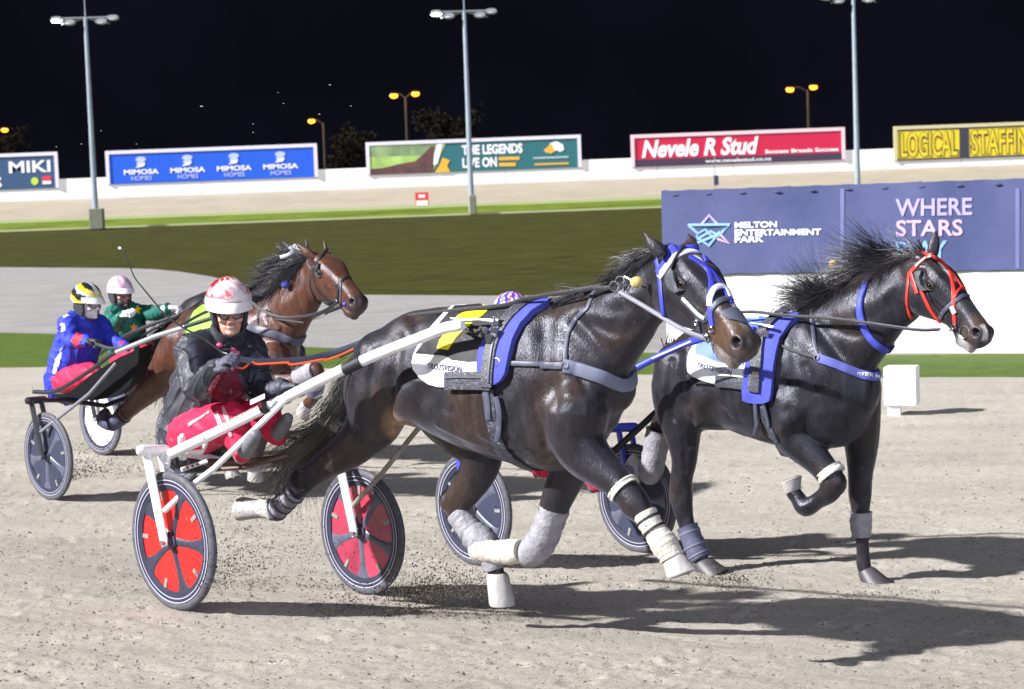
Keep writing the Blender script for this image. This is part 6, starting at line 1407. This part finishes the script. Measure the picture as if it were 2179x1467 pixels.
def shell_helmet(col_fn, visor_m, pad_m, r=(.132, .112, .128), zc=.035, visor=True):
    def build(par, hp, f, lt, up, H):
        hm = MB(); nu, nv = 40, 16; rows = []
        for i in range(nv+1):
            a = (math.pi*.56)*i/nv; rows.append([(r[0]*math.sin(a)*math.cos(q)-.012, r[1]*math.sin(a)*math.sin(q), zc+r[2]*math.cos(a)) for q in np.linspace(0, 2*math.pi, nu, endpoint=False)])
        pts = [p for rw in rows for p in rw]; inner = [(x*.93, y*.93, zc+(z-zc)*.93) for x, y, z in pts]; k = len(pts)
        fs = [(i*nu+j, i*nu+(j+1) % nu, (i+1)*nu+(j+1) % nu, (i+1)*nu+j) for i in range(nv) for j in range(nu)]
        rim = [(nv*nu+j, nv*nu+(j+1) % nu, k+nv*nu+(j+1) % nu, k+nv*nu+j) for j in range(nu)]
        hm.add([hp(*p) for p in pts+inner], fs+[tuple(k+i for i in reversed(q)) for q in fs]+rim)
        for i, p in enumerate(pts+inner): hm.c[i] = col_fn(*p) if i < k else (.02, .02, .02)
        obj('shell', hm, C('helmet_gloss', (1, 1, 1), rough=.18, attr=True, coat=.6), par, sharp=70)
        if visor:                            # peaked visor over the brow
            mb = MB(); A = []; B = []
            for q in np.linspace(-1.15, 1.15, 17):
                A.append((r[0]*1.0*math.cos(q)-.010, r[1]*1.02*math.sin(q), zc+.022)); e = .045*math.cos(q*1.25)**.8 if abs(q*1.25) < 1.57 else 0
                B.append(((r[0]+e)*math.cos(q)-.010, (r[1]+.008)*math.sin(q), zc-.006-.012*math.cos(q)))
            n = len(A); U = [hp(*p) for p in A]+[hp(*p) for p in B]+[hp(x, y, z-.006) for x, y, z in A]+[hp(x, y, z-.006) for x, y, z in B]
            mb.add(U, [(i, i+1, n+i+1, n+i) for i in range(n-1)]+[(2*n+i+1, 2*n+i, 3*n+i, 3*n+i+1) for i in range(n-1)]+[(n+i, n+i+1, 3*n+i+1, 3*n+i) for i in range(n-1)]); obj('visor', mb, visor_m, par, sharp=60)
        for s in (-1, 1):                    # padded ear covers and chin strap
            mb = MB(); P = [(-.055, .096, zc-.02), (.000, .104, zc-.02), (.045, .094, zc-.02), (.050, .086, -.06), (.030, .078, -.095), (-.030, .080, -.085), (-.065, .088, -.04)]
            o_ = [hp(x, s*y, z) for x, y, z in P]; i_ = [hp(x, s*(y-.022), z) for x, y, z in P]; n = len(P)
            mb.add(o_+i_, [tuple(range(n)), tuple(reversed(range(n, 2*n)))]+[(i, (i+1) % n, n+(i+1) % n, n+i) for i in range(n)]); o = obj('ear_pad', mb, pad_m, par, sharp=60); bb = o.modifiers.new('b', 'BEVEL'); bb.width = .008; bb.segments = 2
        mb = MB(); mb.tube([hp(.03, .086, -.06), hp(.055, .060, -.105), hp(.070, 0, -.122), hp(.055, -.060, -.105), hp(.03, -.086, -.06)], .007, 6, ratio=1); obj('chin_strap', mb, pad_m, par)
    return build
PAD = mat('helmet_pad', (.035, .037, .05), .6, var=.2, vs=30)
def hel1(x, y, z):
    w = (.74, .68, .70); pink = (.66, .36, .42); red = (.60, .02, .03); blk = (.03, .02, .03)
    if z > .088:
        s = math.sin(5*math.atan2(y, x)+z*45+1.5*math.sin(x*60))+.5*math.sin(x*90-y*70)
        if x < .035 and y < .03: return red if s > -.25 else (w if s > -.9 else blk)
        return pink if s > .55 else (red if s < -1.15 else w)
    if math.sin(z*260+y*14) > .72 and x > -.02: return (.36, .12, .17)
    if x < -.02 and math.sin(9*math.atan2(y, x)+z*40) > .35: return red if z > .05 else blk
    return w
A = lambda x, y, D: at(x, y, D)
J1 = dict(head=A(487, 662, 10.2), neck=A(478, 716, 10.28), chest=A(462, 775, 10.38), waist=A(432, 865, 10.45), pelvis=A(412, 930, 10.5),
  shR=A(405, 745, 10.16), shL=A(536, 742, 10.52), elR=A(418, 830, 9.95), elL=A(560, 835, 10.38), wrR=A(462, 780, 9.74), wrL=A(600, 826, 10.12), hipR=A(405, 925, 10.36), hipL=A(455, 930, 10.62),
  knR=A(492, 893, 10.02), knL=A(560, 885, 10.34), anR=A(518, 965, 9.92), anL=A(590, 925, 10.2), toR=A(545, 925, 9.72), toL=A(612, 890, 10.0), torso=(.19, .195, .185, .10))
t1, jk1, hp1, fr1 = person(J1, 'smiling driver in muddy black jacket and red trousers on the nearest sulky', JBLACK,
  mat('trouser_red', (.60, .020, .075), .55, var=.3, vs=7, bump=.5, bs=16, spec=.3, spots=((.66, .40, .46), 16, .70)), mat('glove_grey', (.075, .080, .12), .6, var=.3, vs=40, bump=.3, bs=120), mat('boot_slate', (.15, .155, .18), .5, var=.35, vs=12), shell_helmet(hel1, mat('visor_white', (.80, .76, .77), .25), PAD, r=(.140, .118, .135)), (.62, .36, .28), collar=mat('gaiter', (.03, .032, .045), .7, var=.3, vs=20, bump=.5, bs=25, spots=((.45, .43, .42), 90, .69)), facedir=(.22, -.97, -.10), voxel=.008, hs_=1.02, smile=True,
  grips=dict(dR=(.55, -.45, .35), pR=(.5, .3, -.8), tR=-1, dL=(.85, -.45, .12), pL=(.1, -.2, -1), tL=1))
f, lt, up = fr1
mb = MB(); c = hp1(.105, -.012, .105); n = (c-hp1(-.012, 0, .035)).normalized(); u = n.cross(V((0, 0, 1))).normalized(); w = u.cross(n)
for k, rr in enumerate((.036, .022, .010)):
    mb = MB(); mb.lathe(c+n*.010, n, [(rr, 0), (rr+.004, 0), (rr+.004, .004), (rr, .004)], 24); 
    for i in range(len(mb.v)):
        p = mb.v[i]; q = p-hp1(-.012, 0, .035); e = V((q.dot(f)/.140, q.dot(lt)/.118, q.dot(up)/.135)); mb.v[i] = hp1(-.012, 0, .035)+q/e.length*1.075
    obj('emblem', mb, C('emblem_rose', (.62, .26, .32), rough=.4), [o for o in t1.children if o.name.startswith('helmet')][0])
# muddy red number bib and the harness strap across the chest
jb = BVHTree.FromPolygons([V(x)+wloc(jk1) for x in verts(jk1.data)], [tuple(p.vertices) for p in jk1.data.polygons])
BIB = mat('bib_red', (.30, .012, .05), .6, var=.3, vs=16, col2=(.03, .012, .02), spots=((.5, .07, .16), 32, .60))
obj('bib', patch(jb, [(452, 810), (470, 790), (495, 775), (510, 800), (522, 840), (524, 868), (500, 862), (478, 858), (455, 850), (440, 835)], .006, 5, .004), BIB, t1)
tl_ = [o for o in t1.children if o.name.startswith('trouser_leg')]
tb = BVHTree.FromPolygons([V(x)+wloc(o) for o in tl_ for x in verts(o.data)], [tuple(i+(0 if k == 0 else len(tl_[0].data.vertices)) for i in p.vertices) for k, o in enumerate(tl_) for p in o.data.polygons])
for pl_ in ([(472, 866), (478, 868), (492, 896), (486, 902), (477, 886)], [(456, 880), (464, 876), (474, 900), (466, 906)], [(480, 912), (487, 908), (496, 928), (490, 930)], [(400, 902), (432, 884), (446, 874), (448, 878), (426, 893), (404, 908)]):
    obj('trouser_print', patch(tb, pl_, .004, 3, .002), C('print_pinkwhite', (.72, .55, .58), rough=.6, var=.5, vs=60, col2=(.62, .08, .12)), t1)
q = MB(); P = smooth_normals(lay(jb, [(506, 800), (525, 830), (542, 862)], .010)); ribbon(q, P, .016, .003); obj('chest_strap', q, GSTRAP, t1)
for xy in ((496, 742), (465, 735), (505, 748)):
    q = hit(jb, *xy); mb = MB(); mb.ell(q[0]+q[1]*.012, V((.018, 0, 0)), V((0, .012, 0)), V((0, 0, .014)), 10, 6); obj('rein_toggle', mb, C('toggle_pink', (.66, .08, .20), rough=.5), t1)
# his reins: grey over, bright orange under
pix = c2((690, 1030), (760, 1040), (900, 1060), (1100, 1055), (1300, 1040), (1500, 990), (1700, 920), (1907, 820)); Ds = [9.7, 9.72, 9.75, 9.8, 9.85, 9.9, 9.9, 9.88]
freestrap('rein', pix, Ds, .014, GSTRAP, h1.thing)
pix = c2((690, 1036), (900, 1066), (1100, 1062), (1300, 1046), (1500, 996), (1700, 926), (1907, 826))+c5((150, 610), (300, 530), (450, 440), (560, 370)); freestrap('rein', pix, [9.72, 9.78, 9.83, 9.88, 9.93, 9.93, 9.91, 9.88, 9.85, 9.85, 9.85], .009, STRAP, h1.thing)
ORG = mat('orange_strap', (.80, .08, .01), .5)
for pix in (c2((740, 1105), (790, 1115), (825, 1095), (850, 1060)), c2((870, 1062), (900, 1082), (1000, 1078), (1150, 1070)), c2((1150, 1065), (1165, 1085), (1280, 1072), (1420, 1045)), c2((1430, 1035), (1450, 1050), (1550, 1015), (1660, 965))):
    freestrap('rein', pix, [9.74]*len(pix), .0052, ORG, h1.thing)
# whip held in his right hand
pix = c1((1185, 670), (1150, 655), (1060, 590), (950, 530), (860, 465), (800, 395), (740, 322), (700, 270), (670, 200), (640, 130), (622, 118)); P = [at(x, y, 9.7+.02*i) for i, (x, y) in enumerate(pix)]
wp = thing('whip', P[0], 'long thin black whip held up by the driver in the black jacket', 'whip')
mb = MB(); sp_ = [V(p) for p in spline(P, 5)]; mb.tube(sp_, [.0065-.0045*i/(len(sp_)-1) for i in range(len(sp_))], 8); obj('shaft', mb, C('whip_black', (.02, .022, .02), rough=.4), wp)
mb = MB(); mb.tube([sp_[-3], sp_[-1]], [.006, .008], 8, round_=True); obj('lash', mb, C('whip_tip', (.5, .5, .55), rough=.5), wp)

# ---- blue jacket, left
def hel2(x, y, z):
    a = math.atan2(y, x)
    if abs(y) < .016: return (.62, .64, .70)
    if math.sin(z*62+x*26) > .55: return (.70, .55, .03)
    if math.sin(z*62+x*26+1.3) > .80: return (.62, .64, .70)
    return (.02, .022, .03)
def jc2(v, J):
    col = np.tile(np.array((.028, .045, .46)), (len(v), 1))
    def seg(a, b, r):
        a, b = np.array(a), np.array(b); t = np.clip(((v-a)@(b-a))/np.dot(b-a, b-a), 0, 1); return (np.linalg.norm(v-(a+t[:, None]*(b-a)), axis=1) < r).astype(float)
    for pts in J['stripes']:
        for a, b in zip(pts, pts[1:]): col = mixc(col, (.72, .72, .80), seg(a, b, .024))
    for (p, r) in J['cuffs']: col = mixc(col, (.62, .02, .05), (np.linalg.norm(v-np.array(p), axis=1) < r).astype(float))
    return col
J2 = dict(head=A(186, 646, 16.05), neck=A(180, 682, 16.1), chest=A(172, 712, 16.2), waist=A(155, 770, 16.3), pelvis=A(142, 812, 16.35), shR=A(145, 690, 16.0), shL=A(213, 692, 16.4), elR=A(148, 726, 15.85), elL=A(232, 722, 16.25),
  wrR=A(186, 726, 15.65), wrL=A(268, 738, 15.9), hipR=A(140, 812, 16.25), hipL=A(165, 815, 16.5), knR=A(196, 797, 15.85), knL=A(238, 806, 16.15), anR=A(206, 822, 15.7), anL=A(262, 818, 15.95), toR=A(214, 796, 15.6), toL=A(268, 805, 15.8), torso=(.185, .19, .18, .10),
  stripes=[[A(140, 670, 15.95), A(152, 662, 15.95), A(176, 664, 15.98)], [A(131, 722, 16.0), A(122, 765, 16.12), A(118, 800, 16.2)], [A(128, 680, 15.9), A(132, 700, 15.85)]], cuffs=[(A(172, 724, 15.72), .072), (A(262, 736, 15.92), .04)])
t2, jk2, hp2, fr2 = person(J2, 'driver in royal blue jacket with white stripes and white face mask, far left', mat('jacket_blue', (1, 1, 1), .65, attr=True, var=.2, vs=8, bump=.5, bs=10, spec=.3), bpy.data.materials['trouser_red'], mat('glove_dark', (.045, .047, .06), .6, var=.3, vs=40), mat('boot_charcoal', (.08, .085, .11), .5, var=.3, vs=12),
  shell_helmet(hel2, bpy.data.materials['visor_white'], PAD), (.72, .70, .72), facecover=True, jcol=jc2, facedir=(.80, -.58, -.10), hs_=1.04,
  grips=dict(dR=(.85, -.45, .0), pR=(.1, -.2, -1), tR=-1, dL=(.85, -.45, .0), pL=(.1, -.2, -1), tL=1))
pix = [(205, 733), (240, 742), (290, 735), (350, 712), (430, 668), (500, 640)]; freestrap('rein', pix, [15.55, 15.5, 15.4, 15.2, 15.0, 14.9], .012, STRAP, h3.thing)
# ---- green jacket behind
def hel3(x, y, z):
    s = math.sin(7*math.atan2(y, x)+z*50); return (.62, .30, .48) if s > .0 else (.70, .62, .70)
def jc3(v, J):
    col = np.tile(np.array((.012, .125, .095)), (len(v), 1)); col = mixc(col, (.015, .05, .05), ((np.sin(v@np.array((30., 22., 41.)))+np.sin(v@np.array((-21., 33., 19.)))) > .9).astype(float)*.7); return col
J3 = dict(head=A(256, 625, 17.9), neck=A(261, 657, 17.95), chest=A(268, 690, 18.0), waist=A(272, 728, 18.1), pelvis=A(272, 765, 18.2), shR=A(240, 670, 17.85), shL=A(297, 667, 18.1), elR=A(238, 700, 17.7), elL=A(330, 668, 17.85), wrR=A(262, 670, 17.5), wrL=A(358, 657, 17.5),
  hipR=A(262, 765, 18.1), hipL=A(285, 765, 18.3), knR=A(305, 752, 17.7), knL=A(335, 750, 17.9), anR=A(325, 775, 17.5), anL=A(355, 765, 17.7), toR=A(335, 755, 17.4), toL=A(365, 745, 17.6), torso=(.17, .175, .17, .10))
t3, jk3, hp3, fr3 = person(J3, 'driver in green jacket with two stars and pink helmet, arm stretched, behind the blue one', mat('jacket_green', (1, 1, 1), .6, attr=True, var=.2, vs=8, bump=.5, bs=10, spec=.3), bpy.data.materials['trouser_red'], mat('glove_white', (.74, .74, .80), .6, var=.15, vs=30), bpy.data.materials['boot_charcoal'],
  shell_helmet(hel3, bpy.data.materials['visor_white'], PAD), (.45, .26, .20), jcol=jc3, facedir=(.62, -.78, -.06), collar=PAD, grips=dict(dR=(.6, -.5, .3), pR=(.2, .2, -.9), tR=-1, dL=(.95, -.3, .05), pL=(.1, -.2, -1), tL=1))
jb3 = BVHTree.FromPolygons([V(x)+wloc(jk3) for x in verts(jk3.data)], [tuple(p.vertices) for p in jk3.data.polygons])
for cx_, cy_, r_, m_ in ((292, 660, 10, C('star_yellow', (.80, .62, .02), rough=.5)), (285, 697, 10, C('star_orange', (.72, .30, .03), rough=.5))):
    pl_ = [(cx_+(r_ if i % 2 == 0 else r_*.45)*math.sin(i*math.pi/5), cy_-(r_ if i % 2 == 0 else r_*.45)*math.cos(i*math.pi/5)) for i in range(10)]; obj('star', patch(jb3, pl_, .006, 3, .003), m_, t3)
mb = MB(); cc = hp3(.05, 0, -.075); mb.ell(cc, fr3[0]*.052, fr3[1]*.062, fr3[2]*.050, 14, 10); obj('face_mask', mb, PAD, t3)
# ---- the second sulky's driver: only helmet top and knees show
def hel4(x, y, z):
    s = math.sin(9*math.atan2(y, x)+z*70); return (.03, .05, .42) if s > .05 else ((.72, .72, .82) if s > -.75 or z < .1 else (.60, .02, .05))
mm = mid2; ff = h2.fwd; ss_ = h2.side
def O(f_, s_, z_): return V((mm.x, mm.y, zg(mm.x, mm.y)))+ff*f_+ss_*s_+V((0, 0, z_))
hz = A(1091, 677, 12.35)
J4 = dict(head=hz, neck=hz+V((-.02, .0, -.17)), chest=O(-.22, .08, 1.05), waist=O(-.16, .04, .88), pelvis=O(-.05, 0, .68), shR=O(-.18, .27, 1.13), shL=O(-.18, -.14, 1.13), elR=O(.05, .30, .92), elL=O(.05, -.2, .92), wrR=O(.30, .18, .98), wrL=O(.30, -.12, .98),
  hipR=O(0, .10, .64), hipL=O(0, -.10, .64), knR=O(.22, .06, .70), knL=O(.14, -.16, .70), anR=O(.36, .04, .50), anL=O(.30, -.18, .48), toR=O(.46, .04, .56), toL=O(.44, -.18, .56), torso=(.17, .175, .17, .10))
hd = (hz-J4['chest']); 
t4_, jk4, hp4, fr4 = person(J4, 'driver hidden behind the black trotter, only blue and white helmet top shows', bpy.data.materials['jacket_black'], bpy.data.materials['trouser_red'], bpy.data.materials['glove_dark'], bpy.data.materials['boot_charcoal'],
  shell_helmet(hel4, bpy.data.materials['visor_white'], PAD), (.45, .26, .20), facedir=(.76, -.65, -.1), grips=dict(dR=(.76, -.65, .1), pR=(.1, -.2, -1), tR=-1, dL=(.76, -.65, .1), pL=(.1, -.2, -1), tL=1))
# ================================================================== loose grit lying on the near track
g = np.random.default_rng(9); mb = MB()
def grit(n, D0, D1, s0, s1, x0=-150, x1=2330):
    for _ in range(n):
        D = D0*(D1/D0)**g.uniform(); x = (g.uniform(x0, x1)-CX)/F*D; y = D+g.uniform(-.2, .2); r_ = s0*(s1/s0)**(g.uniform()**1.8); z = zg(x, y); a = g.uniform(0, 6.28); e = g.uniform(.6, 1.7)
        ux, uy = math.cos(a)*r_, math.sin(a)*r_
        mb.add([(x+ux*e, y+uy*e, z-.001), (x-uy, y+ux, z-.001), (x-ux*e, y-uy*e, z-.001), (x+uy, y-ux, z-.001), (x+g.uniform(-.3, .3)*r_, y, z+r_*g.uniform(.5, 1.0))], [(0, 1, 4), (1, 2, 4), (2, 3, 4), (3, 0, 4)])
grit(14000, 7.2, 13, .002, .010); grit(4000, 12, 20, .005, .014)
for px, py, n, sx in ((830, 1300, 500, 120), (300, 930, 160, 90), (230, 1000, 300, 60), (560, 1240, 400, 140), (1560, 1240, 250, 70), (1890, 1262, 200, 60), (1000, 1290, 500, 160), (1300, 1190, 200, 120)):
    for _ in range(n):
        q = ground(px+g.normal()*sx, py+g.normal()*9); r_ = g.uniform(.003, .012); a = g.uniform(0, 6.28); ux, uy = math.cos(a)*r_, math.sin(a)*r_
        mb.add([(q.x+ux, q.y+uy, q.z-.001), (q.x-uy, q.y+ux, q.z-.001), (q.x-ux, q.y-uy, q.z-.001), (q.x+uy, q.y-ux, q.z-.001), (q.x, q.y, q.z+r_*.9)], [(0, 1, 4), (1, 2, 4), (2, 3, 4), (3, 0, 4)])
tagp(obj('loose_sand', mb, mat('sand_crumbs', (.19, .17, .145), .95, var=.6, vs=30, spec=.1), smooth=False), 'crumbs and clods of sand lying on the track', 'sand', kind='stuff')
# ================================================================== sand thrown up by wheels and hooves
g = np.random.default_rng(5); mb = MB()
def spray(px, py, D, n, sx, sz, smin, smax, drift=(0, 0)):
    c = at(px, py, D)
    for _ in range(n):
        q = abs(g.normal())*.6; p = c+V((g.normal()*sx*(.5+q)+drift[0]*q, g.normal()*.10, drift[1]*q+abs(g.normal())*sz*q)); r_ = g.uniform(smin, smax)
        p.z = max(p.z, zg(p.x, p.y)+r_*.5)
        ax_ = [V(g.normal(size=3)).normalized()*r_*g.uniform(.5, 1.2) for _ in range(3)]
        mb.add([p+ax_[0], p-ax_[0]*.7, p+ax_[1], p-ax_[1], p+ax_[2], p-ax_[2]*.6], [(0, 2, 4), (2, 1, 4), (1, 3, 4), (3, 0, 4), (2, 0, 5), (1, 2, 5), (3, 1, 5), (0, 3, 5)])
spray(445, 1245, 9.85, 1300, .13, .30, .0018, .007, (.26, .10)); spray(560, 1205, 9.9, 420, .26, .32, .0015, .006); spray(860, 1265, 11.0, 1200, .10, .16, .002, .008, (.28, .02))
spray(140, 1020, 15.9, 900, .16, .28, .003, .010, (.3, .06)); spray(935, 1268, 10.15, 2600, .30, .16, .002, .007); spray(840, 1300, 10.0, 160, .12, .06, .002, .008); spray(1545, 1235, 11.4, 500, .14, .05, .002, .008); spray(1000, 1250, 10.05, 260, .12, .1, .0015, .005)
tagp(obj('flying_sand', mb, C('wet_sand', (.09, .075, .06), rough=.9, var=.4, vs=60), smooth=False), 'dark specks of sand thrown up behind the wheels and hooves', 'sand', kind='stuff')
mb = MB()
for _ in range(12):
    p = at(g.uniform(120, 760), g.uniform(180, 360), g.uniform(9, 14)); r_ = g.uniform(.0012, .0026); mb.ell(p, V((r_*3, 0, -.3*r_)), V((0, r_, 0)), V((0, 0, r_)), 6, 4)
tagp(obj('airborne_sand', mb, C('pale_sand', (.5, .48, .45), rough=.9), smooth=False), 'pale grains of sand floating in the night air', 'sand', kind='stuff')
